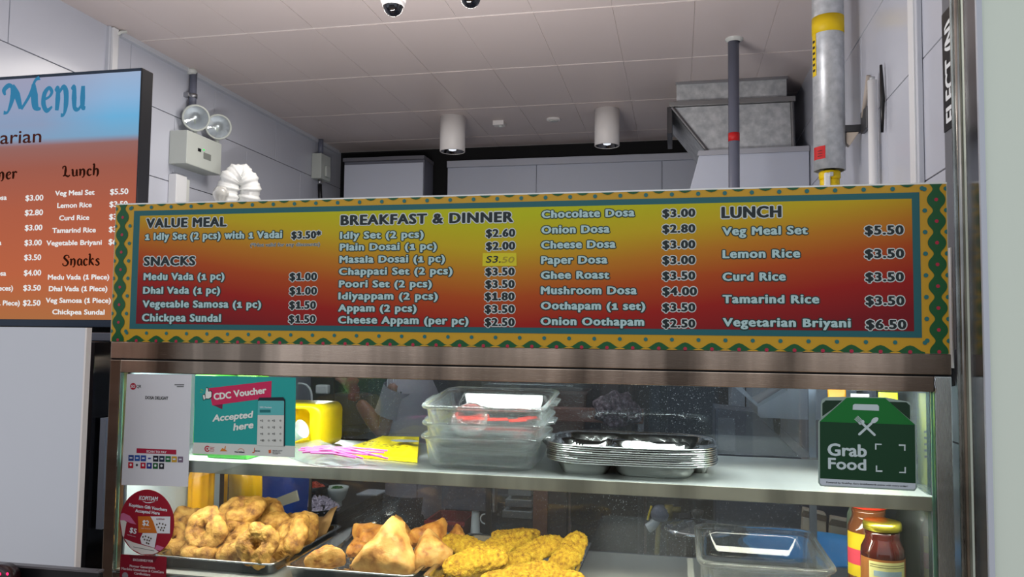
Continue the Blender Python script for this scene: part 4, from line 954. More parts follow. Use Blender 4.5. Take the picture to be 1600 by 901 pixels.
FAN = {
 'M': (1.25, [[(.02,.55,.04),(-.02,.72,.10),(.12,.86,.12),(.26,.78,.06)],[(.22,.84,.07),(.26,.5,.12),(.14,.02,.05),(.0,-.02,.10)],[(.22,.86,.10),(.38,.55,.15),(.52,.08,.08)],[(.54,.06,.06),(.78,.5,.07),(.92,.95,.06),(1.06,1.05,.11)],[(.88,.86,.08),(.92,.5,.16),(.98,.10,.14),(1.14,.04,.05)]]),
 'e': (.52, [[(.10,.30,.05),(.30,.36,.05),(.40,.48,.09),(.28,.58,.07),(.12,.44,.12),(.10,.20,.13),(.24,.03,.09),(.44,.12,.04)]]),
 'n': (.62, [[(.0,.50,.05),(.10,.56,.10),(.12,.30,.14),(.10,.02,.10)],[(.14,.42,.04),(.30,.58,.09),(.42,.46,.14),(.44,.15,.13),(.38,-.08,.06),(.26,-.10,.07)]]),
 'u': (.62, [[(.0,.52,.05),(.10,.56,.10),(.12,.30,.14),(.16,.06,.10),(.30,.02,.06),(.42,.14,.05)],[(.44,.58,.10),(.44,.30,.14),(.46,.08,.12),(.56,.04,.05)]]),
 'L': (.72, [[(.02,.62,.04),(.02,.82,.09),(.22,.86,.08),(.24,.5,.15),(.20,.08,.10)],[(.04,.04,.08),(.24,.10,.10),(.46,.0,.12),(.62,.12,.05)]]),
 'c': (.48, [[(.38,.46,.11),(.26,.58,.07),(.10,.44,.12),(.10,.16,.13),(.24,.02,.09),(.42,.12,.04)]]),
 'h': (.62, [[(.0,.92,.04),(.12,.96,.10),(.12,.5,.14),(.10,.02,.10)],[(.14,.42,.04),(.30,.58,.09),(.42,.46,.14),(.44,.15,.13),(.36,-.10,.05)]]),
 'S': (.66, [[(.56,.66,.10),(.50,.86,.06),(.26,.88,.09),(.14,.68,.14),(.34,.48,.14),(.50,.26,.14),(.36,.02,.09),(.10,.02,.06),(.02,.20,.10)]]),
 'a': (.56, [[(.40,.48,.07),(.24,.58,.08),(.10,.40,.13),(.12,.12,.12),(.26,.03,.07),(.38,.20,.05)],[(.40,.56,.09),(.42,.30,.14),(.44,.08,.11),(.54,.04,.05)]]),
 'k': (.58, [[(.0,.92,.04),(.12,.96,.10),(.12,.5,.14),(.10,.02,.10)],[(.14,.28,.05),(.34,.58,.09),(.46,.50,.08)],[(.22,.36,.10),(.36,.16,.13),(.50,.02,.06)]]),
 's': (.46, [[(.38,.48,.08),(.26,.58,.07),(.12,.46,.12),(.28,.30,.12),(.36,.14,.11),(.22,.02,.08),(.04,.10,.08)]]),
 'i': (.28, [[(.0,.50,.05),(.10,.56,.10),(.12,.30,.14),(.16,.06,.10),(.24,.04,.04)],[(.08,.76,.10),(.14,.80,.10)]]),
 'r': (.44, [[(.0,.50,.05),(.10,.56,.10),(.12,.30,.14),(.10,.02,.10)],[(.14,.44,.05),(.26,.58,.09),(.40,.50,.11)]]),
 'D': (.92, [[(.16,.84,.10),(.20,.5,.15),(.16,.04,.10)],[(.0,.74,.07),(.2,.90,.09),(.56,.84,.10),(.74,.48,.15),(.60,.10,.10),(.2,.02,.08),(.02,.08,.05)]]),
}
def fancy(mb, s, x0, x1, yb, cap, lift=.0004, right=False):
    A = P(*t1(x0,yb), Y=TS); B = P(*t1(x1,yb), Y=TS); h = P(*t1(x0,yb-cap), Y=TS).z-A.z
    tw = sum(FAN[c][0] for c in s)*h/.86; k = (B.x-A.x)/tw; x = A.x
    for c in s:
        tmp = MB(); brush(tmp, FAN[c][1], (0,0,0), h/.86, lift)
        tmp.v = [Vector((x+v.x*k, TS+v.y, A.z+v.z)) for v in tmp.v]; mb.add(tmp.v, tmp.f)
        x += FAN[c][0]*h/.86*k
m = MB(); fancy(m, 'M', 12, 142, 195, 84); fancy(m, 'enu', 130, 278, 195, 112); m.build('title_lettering', emis('screen_title_blue', (54,124,164), .95), parent=tv)
emis('screen_brown', (44,20,14), .9)
for a_ in (('Dinner',-78,55,413,34),('Lunch',200,320,401,32),('Snacks',200,320,686,32)):
    m = MB(); fancy(m, *a_); m.build('heading_lettering', bpy.data.materials['screen_brown'], parent=tv)
def ttext(mb, s, x0, x1, yb, cap, grow=.0007, y=TS):
    a = t1(x0,yb); b_ = t1(x1,yb); ptext(mb, s, a[0], b_[0], a[1], cap/2.048, y, grow, .0004, dirs=6)
m = MB(); ttext(m, 'Vegetarian', -158, 131, 304, 40, .0005); m.build('subtitle_lettering', emis('screen_brown2', (70,34,28), .9), parent=tv)
m = MB()
for s, a, b_, yb in [('Veg Meal Set',177,302,462),('Lemon Rice',184,293,501),('Curd Rice',190,285,541),('Tamarind Rice',168,306,581),('Vegetable Briyani',149,325,621),('Medu Vada (1 Piece)',154,349,730),('Dhal Vada (1 Piece)',157,343,767),('Veg Samosa (1 Piece)',147,354,804),('Chickpea Sundal',168,334,841),
                     ('Chocolate Dosa',-125,21,479),('Onion Dosa',-110,-16,525),('Cheese Dosa',-110,-14,573),('Paper Dosa',-96,4,621),('Ghee Roast',-110,-16,669),('Mushroom Dosa',-125,19,718),('Oothapam (2 Pieces)',-145,41,765),('Appam (1 Piece)',-88,63,812)]:
    ttext(m, s, a, b_, yb, 15)
for s, a, b_, yb in [('$3.00',82,138,478),('$2.80',80,137,525),('$3.00',80,135,573),('$3.00',79,133,621),('$3.50',78,131,668),('$4.00',77,131,717),('$3.50',75,130,765),('$2.50',74,129,813),('$5.50',353,410,458),('$3.50',351,408,498),('$3.50',350,406,538),('$3.50',349,405,578),('$6.50',348,404,618)]:
    ttext(m, s, a, b_, yb, 17)
m.build('item_lettering', emis('screen_white', (238,240,240), .92), parent=tv)
# screen bracket under it
MB().box(TVX0+.1, TVX1+.03, TY+.046, TY+.08, TZ_0-.16, TZ_0+.3).build('mount', BLACKM, parent=tv)
# white partition board
WY = 1.40
a = P(134,510,Y=WY); zt = P(60,511,Y=WY).z
wbd = thing('white_board', 'plain white standing panel below the menu screen at the left edge', 'panel', (-1.45,WY,ZF+.004))
xr = (P(135,520,Y=WY).x+P(116,880,Y=WY).x)/2
MB().prism([(-1.75,WY,ZF+.004),(P(112,890,Y=WY).x+.0,WY,ZF+.004),(P(134,511,Y=WY).x,WY,zt),(-1.75,WY,zt)], (0,1,0), .012).build('face', mat('board_white', (214,214,218), .35), parent=wbd)
MB().prism([(P(112,890,Y=WY).x,WY-.001,ZF+.004),(P(112,890,Y=WY).x+.004,WY-.001,ZF+.004),(P(134,511,Y=WY).x+.004,WY-.001,zt),(P(134,511,Y=WY).x,WY-.001,zt)], (0,1,0), .014).build('edge_strip', mat('edge_cream', (238,228,220), .4), parent=wbd)
# black cabinet between board and case
bc = thing('black_cabinet', 'tall black cabinet squeezed between the white panel and the food case', 'cabinet', (-1.3,1.72,ZF+.004))
bx0, bx1 = -1.50, P(155,600,Y=1.62).x
zt2 = P(150,534,Y=1.62).z
MB().box(bx0, bx1-.03, 1.62, 1.74, ZF+.004, zt2).build('body', BLACK, parent=bc, bevel=.003)
MB().box(bx1-.028, bx1, 1.60, 1.66, ZF+.004, zt2+.001).build('door', mat('black_gloss', (20,20,24), .2), parent=bc, bevel=.002)
MB().box(-1.48, bx1+.02, 1.655, 1.735, zt2+.002, zt2+.022).build('grey_top', mat('grey_top', (92,94,104), .4), parent=bc, bevel=.002)
LFX0, LFX1 = P(157,650,Y=1.62).x, P(166,650,Y=1.62).x
lf = MB().box(LFX0, LFX1, 1.62, 1.70, -.46, -.205).build('leaflet', mat('leaflet_white', (190,200,215), .4), loc=(-1.265,1.69,-.46))
tag(lf, 'slim pale leaflet stack standing between black cabinet and steel post', 'leaflet')
# payment terminal at the bottom left
YT = 1.10
pt = thing('payment_terminal', 'black terminal with a red lit scanner at the bottom left corner', 'terminal', (-1.0,1.15,-.6))
YT = 1.10
q0, q1 = P(0,884,Y=YT), P(155,894,Y=YT)
MB().prism([(q0.x-.1,YT,q0.z+.001),(q1.x-.004,YT,q1.z+.002),(q1.x,YT,q1.z-.004),(q1.x,YT,q1.z-.03),(q0.x-.1,YT,q0.z-.03)], (0,1,0), .010).build('body', BLACK, parent=pt, bevel=.002)
MB().prism([(q0.x-.1,YT-.0012,q0.z+.003),(q1.x,YT-.0012,q1.z+.002),(q1.x,YT-.0012,q1.z-.001),(q0.x-.1,YT-.0012,q0.z-.0005)], (0,1,0), .012).build('top_edge', mat('terminal_edge', (92,88,90), .3), parent=pt)
cs_ = P(-4,910,Y=YT-.03)
MB().lathe([(.0,-.02),(.026,-.02),(.028,.0),(.024,.006)], (cs_.x,YT-.03,cs_.z), 28, (0,-1,0), caps=True).build('scanner', mat('scanner_shell', (40,14,18), .25), parent=pt, smooth=True)
for px in (0,12):
    q = P(px,896,Y=YT-.037); MB().lathe([(.0012,0),(.0022,.001),(.001,.002)], (q.x,YT-.0365,q.z), 12, (0,-1,0)).build('red_led', emis('led_red_%d'%px, (255,30,80), 4), parent=pt)
MB().box(q0.x-.1, q1.x-.01, YT+.001, YT+.009, ZF+.004, q1.z-.031).build('stand', BLACKM, parent=pt)
# ================================================================== ON THE UPPER SHELF
ZS = -.2814
def shape_lump(n_u, n_v, fn):
    m = MB()
    for i in range(n_u):
        for j in range(n_v): m.v.append(Vector(fn(i/n_u, j/n_v)))
    for i in range(n_u):
        for j in range(n_v):
            a = i*n_v+j; b = i*n_v+(j+1)%n_v; c = ((i+1)%n_u)*n_v+(j+1)%n_v; d = ((i+1)%n_u)*n_v+j
            m.f.append((a,b,c,d))
    return m
# glass bakeware
def glass_dish(w_, d, h, label, loc, rot=(0,0,0), group=None, taper=.87, r=.035, wall=.0045, ears=True):
    t = thing('glass_dish', label, 'dish', loc, group, rot)
    rings = []
    def R(k, z, off=0): return rrect(0, 0, w_*k-2*off, d*k-2*off, max(r*k-off, .008), z, 6)
    outer = [(taper*.90,.0),(taper*.97,.002),(taper,.007),(taper+.03,.018),(.94,h*.80),(.955,h*.86),(1.0,h*.885),(1.012,h*.93),(1.0,h*.985)]
    inner = [(.975,h),(.945,h*.97),(.925,h*.84),(.905,h*.74),(taper-.02,.020),(taper-.07,.0085),(taper*.80,.0065)]
    for k, z in outer: rings.append(R(k, z))
    for k, z in inner: rings.append(R(k, z))
    m = MB().loft(rings); o = m.build('bowl', GLASSW, parent=t, smooth=True, keep=True)
    m = MB()
    for s in ((-1, 1) if ears else ()):
        m.prism([(s*w_*.5,-d*.16,h*.93),(s*w_*.5+s*.014,-d*.12,h*.93),(s*w_*.5+s*.014,d*.12,h*.93),(s*w_*.5,d*.16,h*.93)], (0,0,-1), .006)
    if ears: m.build('handle', GLASSW, parent=t, keep=True, bevel=.0015)
    return t
gx = -.405
dg = 'stacked rectangular glass dishes on the shelf'
glass_dish(.258, .225, .070, 'clear glass dish at the bottom of the stack on the shelf', (gx-.004, 1.712, ZS+.0008), (math.radians(1.2),0,0), dg)
glass_dish(.262, .228, .070, 'middle clear glass dish in the stack on the shelf', (gx, 1.716, ZS+.0345), (math.radians(4),0,math.radians(.8)), dg)
glass_dish(.268, .236, .072, 'topmost clear glass dish in the stack, tilted toward the viewer', (gx+.003, 1.722, ZS+.073), (math.radians(6.5),0,math.radians(-.6)), dg)
c = P(735,658,Y=1.60)
kb = thing('glass_cup', 'small round clear glass cup leaning in front inside the top glass dish', 'cup', tuple(c))
ax = Vector((.05,-.80,.55)).normalized()
m = MB().lathe([(.001,-.020),(.020,-.018),(.033,-.006),(.037,.006),(.0385,.009),(.036,.009),(.031,-.004),(.018,-.014),(.001,-.016)], (0,0,0), 32, ax, caps=False); m.build('bowl', GLASSW, parent=kb, smooth=True, keep=True)
kb.location = P(735,657,Y=1.640)
rd = MB()
rnd = random.Random(4)
for k in range(10):
    a = rnd.uniform(-.085,.085); y = rnd.uniform(-.03,.05)
    rd.prism([(gx+a,1.70+y,ZS+.091),(gx+a+.035,1.71+y,ZS+.093),(gx+a+.03,1.72+y,ZS+.096),(gx+a-.004,1.715+y,ZS+.093)], (0,0,1), .004)
o = rd.build('chilli_garnish', mat('chilli_red', (196,48,34), .45), loc=(gx,1.70,ZS+.09), bevel=.001); tag(o, 'loose red chilli pieces lying in the top glass dish', 'food'); o['kind'] = 'stuff'
# steel compartment plates
def plate_h(x, y, w_, d):
    # wells: big lower right, upper left, upper right, lower left small round
    dep = 0
    for cx, cy, rx, ry, p_ in ((-.24,.20,.17,.18,4),(.17,.20,.24,.18,4),(-.26,-.19,.15,.20,4),(.14,-.20,.23,.20,4),(.405,.02,.055,.13,3)):
        q = abs((x/w_-cx)/rx)**p_+abs((y/d-cy)/ry)**p_
        f = min(1, max(0, (1.30-q)/.80)); f = f*f*(3-2*f); dep = max(dep, f)
    return -.0255*dep
def steel_plate(name_parent):
    m = MB(); W, D = .352, .275; N = 60; K = 26
    def pt(u, k_):      # concentric rounded-rect parameterisation
        a = 2*math.pi*u; s = k_
        cx, cy = math.cos(a), math.sin(a); p_ = 3.4
        rr_ = 1/((abs(cx)**p_+abs(cy)**p_)**(1/p_))
        return cx*rr_*W/2*s, cy*rr_*D/2*s
    rings = []
    for i in range(K+1):
        s = i/K*.955; ring = []
        for j in range(N*2):
            x, y = pt(j/(N*2), max(s,.001)); ring.append(Vector((x, y, plate_h(x,y,W,D)-.0005)))
        rings.append(ring)
    for s, z in ((.965,.0),(.98,.0014),(1.0,.0018),(1.006,.0008),(1.003,-.0007),(.985,-.0009),(.965,-.0018)):
        rings.append([Vector((*pt(j/(N*2), s), z)) for j in range(N*2)])
    for i in range(K-1, -1, -1):
        s = i/K*.955; ring = []
        for j in range(N*2):
            x, y = pt(j/(N*2), max(s,.001)); ring.append(Vector((x, y, plate_h(x,y,W,D)*1.02-.0022)))
        rings.append(ring)
    m.loft(rings, (False,False)); return m
pm = None
PLATE = mat('plate_steel', (215,215,213), .17, 1, bump=.03, bscale=30)
PW = ['bottom plate of the steel compartment plate stack on the shelf', 'second steel compartment plate from the bottom of the stack', 'third steel compartment plate from the bottom of the stack', 'fourth steel compartment plate from the bottom of the stack', 'fifth steel compartment plate from the bottom, middle of the stack', 'fourth steel compartment plate from the top of the stack', 'third steel compartment plate from the top of the stack', 'second steel compartment plate from the top of the stack', 'topmost steel compartment plate with its four wells showing']
for k in range(9):
    z = ZS+.0268+k*.0042
    if pm is None: o = steel_plate(None).build('steel_plate', PLATE, keep=True, smooth=True); pm = o
    else: o = pm.copy(); COL.objects.link(o)
    o.location = (-.098+.0008*math.sin(k*2.1), 1.722+.0008*math.cos(k*1.7), z); o.rotation_euler = (math.radians(.3)*0, 0, math.radians(.5*math.sin(k*3)))
    tag(o, PW[k], 'plate', 'stacked steel compartment plates')
# yellow plastic caddy behind the teal card
yc0 = P(506,690,Y=1.80)
yt = thing('yellow_caddy', 'bright yellow plastic container lying on its side behind the teal card', 'container', (yc0.x-.05,1.80,ZS))
YP = mat('yellow_plastic', (248,214,10), .35, sss=.1)
m = MB(); x1 = yc0.x+.002; x0 = x1-.145; zt_ = P(500,632,Y=1.79).z
def rr_xz(x0, x1, z0, z1, y, r, n=5):
    return [Vector((p.x, y, p.y)) for p in rrect((x0+x1)/2, (z0+z1)/2, x1-x0, z1-z0, r, 0, n)]
m.loft([rr_xz(x0,x1,ZS+.001,zt_,1.90,.02), rr_xz(x0,x1,ZS+.001,zt_,1.78,.02), rr_xz(x0+.003,x1-.003,ZS+.004,zt_-.003,1.775,.02), rr_xz(x0+.006,x1-.028,ZS+.008,zt_-.010,1.775,.016), rr_xz(x0+.006,x1-.030,ZS+.010,zt_-.012,1.88,.014)])
m.build('shell', YP, parent=yt, smooth=True)
# white paper cup beside it
m = MB(); c = P(462,675,Y=1.76); m.lathe([(.018,-.022),(.022,.02),(.0235,.022),(.021,.020),(.017,-.02)], c, 24, (.9,-.2,.45), caps=False)
o = m.build('paper_cup', PLW, smooth=True, loc=tuple(c)); o.location = c; tag(o, 'white paper cup lying in front of the yellow container', 'cup')
# green boxes behind payment sheet and card
gb = thing('green_carton', 'green and yellow printed carton standing behind the payment sheet', 'carton', (-1.06,1.66,ZS))
MB().box(-1.085,-1.030,1.63,1.72,ZS+.0005,-.10).build('box', mat('carton_green', (80,170,60), .5), parent=gb, bevel=.002)
m = MB()
for k in range(9): m.box(-1.060,-1.034,1.6275,1.6295,ZS+.012+k*.018,ZS+.020+k*.018)
m.build('label_print', mat('carton_print', (206,196,60), .5), parent=gb)
gb2 = MB().box(-1.028,-.93,1.60,1.68,ZS+.0005,ZS+.012).build('green_tray', mat('tray_green', (90,214,70), .45), bevel=.003, loc=(-.98,1.64,ZS)); tag(gb2, 'flat lime green tray lying under the teal card', 'tray')
gb3 = MB().box(-1.02,-.97,1.70,1.76,ZS+.0005,-.097).build('lime_box', mat('lime_box', (110,200,70), .5), bevel=.003, loc=(-1,1.73,ZS)); tag(gb3, 'lime green box hidden mostly behind the teal card', 'box')
# white bag with pink straws
def bag_sheet(px_pts, z0, mat_, name, label, cat, seed=1, thick=.006, kind=None):
    pts = [P(x, y, Z=z0) for x, y in px_pts]
    return pts
wb_ = thing('straw_bag', 'crumpled clear white bag of pink straws at the front of the shelf', 'bag', tuple(P(500,712,Z=ZS)))
m = MB(); rnd = random.Random(8)
out_ = [(448,698),(470,690),(490,694),(510,702),(560,710),(572,722),(540,726),(505,726),(480,722),(452,712)]
z_ = ZS+.004
ctr = P(508,712,Z=z_)
ring = [P(x,y,Z=z_) for x, y in out_]
# crinkled skin between outline and centre
rings = []
for s, h in ((1,.0),(.85,.014),(.6,.020),(.35,.026),(.1,.022)):
    rings.append([Vector((ctr.x+(p.x-ctr.x)*s, ctr.y+(p.y-ctr.y)*s, ZS+.0012+h+rnd.uniform(-.005,.006)*(h>0))) for p in ring])
m.loft(rings); m.build('film', mat('bag_film', (170,176,180), .2, alpha=.38), parent=wb_)
m = MB()
for k in range(14):
    a = P(472+rnd.uniform(-8,22), 700+rnd.uniform(-3,8), Z=ZS+.026); b_ = P(548+rnd.uniform(-10,60), 712+rnd.uniform(-8,8), Z=ZS+.020)
    for q in (a, b_): q.y = min(max(q.y, 1.572), 1.9)
    m.tube([a, (a+b_)/2+Vector((0,rnd.uniform(-.004,.004),rnd.uniform(.004,.010))), b_], .0022, 7)
o = m.build('straw', mat('straw_pink', (244,120,200), .4), parent=wb_, smooth=True); o['kind'] = 'stuff'
# yellow packet
yp = thing('yellow_packet', 'flat yellow printed packet lying on the shelf left of the glass dishes', 'packet', tuple(P(600,695,Z=ZS)))
corners = [P(522,705,Z=ZS+.010), P(598,681,Z=ZS+.014), P(655,682,Z=ZS+.014), P(652,716,Z=ZS+.010)]
for q in corners: q.y = max(q.y, 1.575)
m = MB(); G = 10
def bil(u, v): return corners[0].lerp(corners[3], u).lerp(corners[1].lerp(corners[2], u), v)
top, bot = {}, {}
for i in range(G+1):
    for j in range(G+1):
        p = bil(i/G, j/G); e = min(i, G-i, j, G-j)/G*2
        z = p.z+.006*min(1,e*2)+.004*math.sin(i*1.3+j*.7)*min(1,e*3)
        top[i,j] = len(m.v); m.v.append(Vector((p.x,p.y,z)))
for i in range(G+1):
    for j in range(G+1):
        p = bil(i/G, j/G); bot[i,j] = len(m.v); m.v.append(Vector((p.x,p.y,ZS+.0012)))
for i in range(G):
    for j in range(G):
        m.f.append((top[i,j],top[i+1,j],top[i+1,j+1],top[i,j+1])); m.f.append((bot[i,j],bot[i,j+1],bot[i+1,j+1],bot[i+1,j]))
for i in range(G):
    for j0 in (0, G):
        m.f.append((top[i,j0],top[i+1,j0],bot[i+1,j0],bot[i,j0])); m.f.append((top[j0,i],top[j0,i+1],bot[j0,i+1],bot[j0,i]))
m.build('pouch', mat('packet_yellow', (250,222,6), .35), parent=yp, smooth=False)
m = MB()
cc_ = bil(.78,.45); m.poly([(cc_.x+.036*math.cos(a), cc_.y+.022*math.sin(a), ZS+.0265) for a in [2*math.pi*k/20 for k in range(20)]]); m.build('grey_window', mat('packet_grey', (150,156,160), .4), parent=yp)
m = MB()
for (u0, u1, v) in ((.15,.5,.8),(.35,.85,.86),(.2,.35,.62),(.25,.9,.18),(.3,.8,.10),(.15,.45,.30)):
    a, b_ = bil(u0,v), bil(u1,v)
    n_ = 7
    for k in range(n_):
        p, q = a.lerp(b_, k/n_), a.lerp(b_, (k+.65)/n_); m.poly([(p.x,p.y,ZS+.0255),(q.x,q.y,ZS+.0255),(q.x,q.y+.005,ZS+.0257),(p.x,p.y+.005,ZS+.0257)])
m.build('dark_print', BLK_INK, parent=yp)
# things behind the green sign on the right of the shelf
for (x, y0, y1, h, col, nm, lb) in ((.325,1.74,1.80,.175,(226,150,30),'orange_packet','orange packet standing behind the left shoulder of the green sign'),
                                    (.362,1.70,1.76,.170,(205,210,206),'white_packet','white packet standing behind the green sign'),
                                    (.408,1.66,1.74,.176,(206,210,40),'yellow_green_packet','yellow packet with dark printed lines behind the right of the green sign')):
    t = thing(nm, lb, 'packet', (x,(y0+y1)/2,ZS))
    MB().loft([rrect(x,(y0+y1)/2,.034,.03,.006,ZS+.0006,3), rrect(x,(y0+y1)/2,.036,.034,.008,ZS+h*.5,3), rrect(x,(y0+y1)/2,.036,.006,.0028,ZS+h,3)]).build('pouch', mat(nm+'_film', col, .4), parent=t)
    m = MB()
    for k in range(5): m.box(x-.012,x+.012,(y0+y1)/2-.0185,(y0+y1)/2-.0165,ZS+h*.3+k*.012,ZS+h*.3+.004+k*.012)
    m.build('print', BLK_INK, parent=t)

# ================================================================== ON THE DECK: TRAYS AND FRIED SNACKS
ZD = -.527
def food_tray(x0, x1, y0, y1, label):
    t = thing('food_tray', label, 'tray', ((x0+x1)/2,(y0+y1)/2,ZD+.0008), 'steel food trays in the case')
    w_, d = x1-x0, y1-y0
    def R(o, z, r=.022): return rrect((x0+x1)/2,(y0+y1)/2,w_-2*o,d-2*o,max(r-o*.4,.006),z,6)
    z0 = ZD+.0008
    m = MB().loft([R(.016,z0),R(.013,z0+.001),R(.008,z0+.0225),R(.001,z0+.0235),R(-.0005,z0+.0255),R(.001,z0+.0275),R(.0075,z0+.0272),R(.0105,z0+.0250),R(.0145,z0+.0028),R(.018,z0+.0015)])
    m.build('pan', TRAYM, parent=t, smooth=True); return t
food_tray(-1.150, -.853, 1.588, 1.955, 'steel tray on the left lined with brown paper and piled with doughnut fritters')
food_tray(-.832, -.536, 1.583, 1.955, 'steel tray in the middle holding triangular pastries and tongs')
food_tray(-.520, -.206, 1.584, 1.955, 'steel tray on the right holding crumbed yellow cutlets')
# brown paper liner
bpm = ramp_mat('kraft_paper', [(.3,(150,112,70)),(.7,(184,146,98))], 30, .8, .3, .001)
m = MB(); G = 14; x0, x1, y0, y1 = -1.128, -.864, 1.63, 1.938
for i in range(G+1):
    for j in range(G+1):
        x = x0+(x1-x0)*i/G; y = y0+(y1-y0)*j/G; z = ZD+.0045
        if j >= G-3: z += .014*(j-G+3)+.003*math.sin(i*1.1)**2*(j-G+3)
        if i >= G-1 and j > 4: z += .010*(i-G+2)
        if j >= G-1 and i >= G-2: z += .006*(i-G+2)
        m.v.append(Vector((x,min(y,1.938),z)))
for i in range(G):
    for j in range(G): a = i*(G+1)+j; m.f.append((a,a+1,a+G+2,a+G+1))
o = m.build('paper_liner', bpm, loc=(-1,1.78,ZD+.004), smooth=True); sol = o.modifiers.new('solid','SOLIDIFY'); sol.thickness = .0008
tag(o, 'creased brown paper lining the tray of doughnut fritters', 'paper')
# doughnut fritters
VADA = ramp_mat('fried_dough', [(.28,(84,50,20)),(.40,(146,98,42)),(.54,(186,138,64)),(.68,(204,160,82)),(.82,(222,186,112))], 52, .66, .9, .004, detail=9, sss=.03, bscale=150)
def vada_mesh(seed, R=.030, r=.0205, sq=.85):
    rnd = random.Random(seed); off = Vector((rnd.uniform(0,50),rnd.uniform(0,50),rnd.uniform(0,50)))
    ex = rnd.uniform(.92,1.12)
    def fn(u, v):
        a, b_ = 2*math.pi*u, 2*math.pi*v
        p = Vector(((R+r*math.cos(b_))*math.cos(a)*ex, (R+r*math.cos(b_))*math.sin(a), r*sq*math.sin(b_)))
        n = Vector((math.cos(b_)*math.cos(a), math.cos(b_)*math.sin(a), math.sin(b_)))
        d_ = noise.noise(p*28+off)*.0085+noise.noise(p*70+off)*.0038+noise.noise(p*170+off)*.0016
        if math.cos(b_) < -.4: d_ += .004
        return p+n*d_
    return shape_lump(72, 36, fn)
VG = 'fried doughnut fritters piled on the left tray'
vl_ = [ # px, py, Y, tilt towards viewer, roll, spin, scale, label
 (322,826,1.655,62,-12,20,1.02,'ring fritter facing the viewer at the left front of the pile'),
 (318,866,1.650,8,0,60,1.00,'flat ring fritter lying at the bottom left of the pile'),
 (272,852,1.680,18,30,10,.94,'leftmost fritter, partly behind the round crimson sticker'),
 (294,820,1.760,50,20,40,.95,'fritter behind the left front ring, beside the yellow bag'),
 (376,797,1.745,22,-8,80,1.08,'topmost fritter of the doughnut pile'),
 (362,831,1.700,38,18,30,1.00,'darker fritter under the topmost one, in the middle'),
 (412,806,1.815,50,-25,120,1.0,'fritter leaning behind the right shoulder of the topmost one'),
 (392,834,1.775,30,0,200,.95,'fritter buried in the middle of the pile below the top one'),
 (430,832,1.760,52,8,150,1.0,'ring fritter with a clear hole right of the middle of the pile'),
 (402,864,1.615,76,4,0,.98,'dark ring fritter standing at the very front of the tray'),
 (366,866,1.660,30,-20,75,.95,'fritter half hidden behind the dark front ring'),
 (455,851,1.700,40,-42,45,1.02,'long leaning fritter at the right front of the pile'),
 (470,832,1.800,45,-15,95,.98,'fritter at the right back edge of the pile')]
for i, (px, py, Y, t_, r_, s_, k_, lb) in enumerate(vl_):
    q = P(px, py, Y=Y)
    lo = .0205*k_*math.cos(math.radians(t_))+.046*k_*math.sin(math.radians(t_))*.85
    o = vada_mesh(i+3).build('doughnut_fritter', VADA, keep=True, smooth=True)
    o.location = q; o.scale = (k_,k_,k_); o.rotation_euler = Euler((math.radians(t_), math.radians(r_), math.radians(s_*0)), 'XYZ')
    o.rotation_euler.rotate_axis('Z', math.radians(s_))
    mn = min((o.rotation_euler.to_matrix() @ (v.co*k_)).z for v in o.data.vertices)
    if q.z+mn < ZD+.006: q.z = ZD+.006-mn; o.location = q
    tag(o, lb, 'food', VG)
# triangular pastries
PAST = ramp_mat('fried_pastry', [(.32,(136,80,32)),(.46,(190,136,66)),(.62,(212,164,92)),(.8,(226,190,126))], 48, .55, .8, .004, detail=8, sss=.04, bscale=90)
PASTD = ramp_mat('fried_pastry_dark', [(.30,(120,60,22)),(.46,(186,118,46)),(.64,(210,152,70)),(.8,(224,180,100))], 44, .5, .8, .004, detail=8, sss=.04, bscale=90)
def samosa_mesh(seed, a, b_, c, th=.022):
    "pillow over the triangle a,b,c (x,y pairs, metres)"
    rnd = random.Random(seed); off = Vector((rnd.uniform(0,50),)*3); m = MB(); N = 16
    A, B, C = Vector((*a,0)), Vector((*b_,0)), Vector((*c,0)); idx = {}; G0 = (A+B+C)/3
    for side in (1,-1):
        for i in range(N+1):
            for j in range(N+1-i):
                u, v = i/N, j/N; w_ = 1-u-v; p = A*w_+B*u+C*v; mxw = max(u, v, w_); p = G0+(p-G0)*(1-.30*max(0,(mxw-.72)/.28)**1.6)
                e = max(0, min(u, v, w_))*3; h = th*(1-(1-e)**4)
                n_ = noise.noise(p*45+off)*.006+noise.noise(p*120+off)*.0022
                z = side*h+(n_ if e > .02 else 0)*(1 if side > 0 else .5)
                rim = noise.noise(p*90+off)*.003
                idx[side,i,j] = len(m.v); m.v.append(Vector((p.x+rim*(e<.05), p.y+rim*(e<.05), z+(.004*math.sin((u*3+v*5)*6) if e < .05 else 0))))
        for i in range(N):
            for j in range(N-i):
                f = (idx[side,i,j],idx[side,i+1,j],idx[side,i,j+1]); m.f.append(f if side > 0 else f[::-1])
                if j < N-i-1:
                    f = (idx[side,i+1,j],idx[side,i+1,j+1],idx[side,i,j+1]); m.f.append(f if side > 0 else f[::-1])
    return m
sl = [ # px, py, Y, tilt, roll, spin, size, mat, label
 (604,884,1.650,60,0,0,1.72,PAST,'large plump triangular pastry at the front of the middle tray'),
 (508,886,1.635,20,-10,14,1.05,PAST,'slim bent pastry alone at the left front of the middle tray'),
 (668,870,1.700,38,16,38,1.25,PAST,'golden pastry right of the large front one, beside the right tray'),
 (574,848,1.800,26,6,70,1.15,PASTD,'browned pastry behind the large front one, near the tongs'),
 (625,838,1.850,44,-4,10,1.15,PASTD,'pastry standing at the back of the middle tray'),
 (674,840,1.830,40,8,-20,1.15,PASTD,'pastry at the right back corner of the middle tray'),
 (712,834,1.880,40,0,10,.62,PASTD,'small orange-tipped pastry end at the back between the trays'),
 (556,856,1.740,12,0,150,.70,PASTD,'small browned pastry piece lying beside the tongs')]
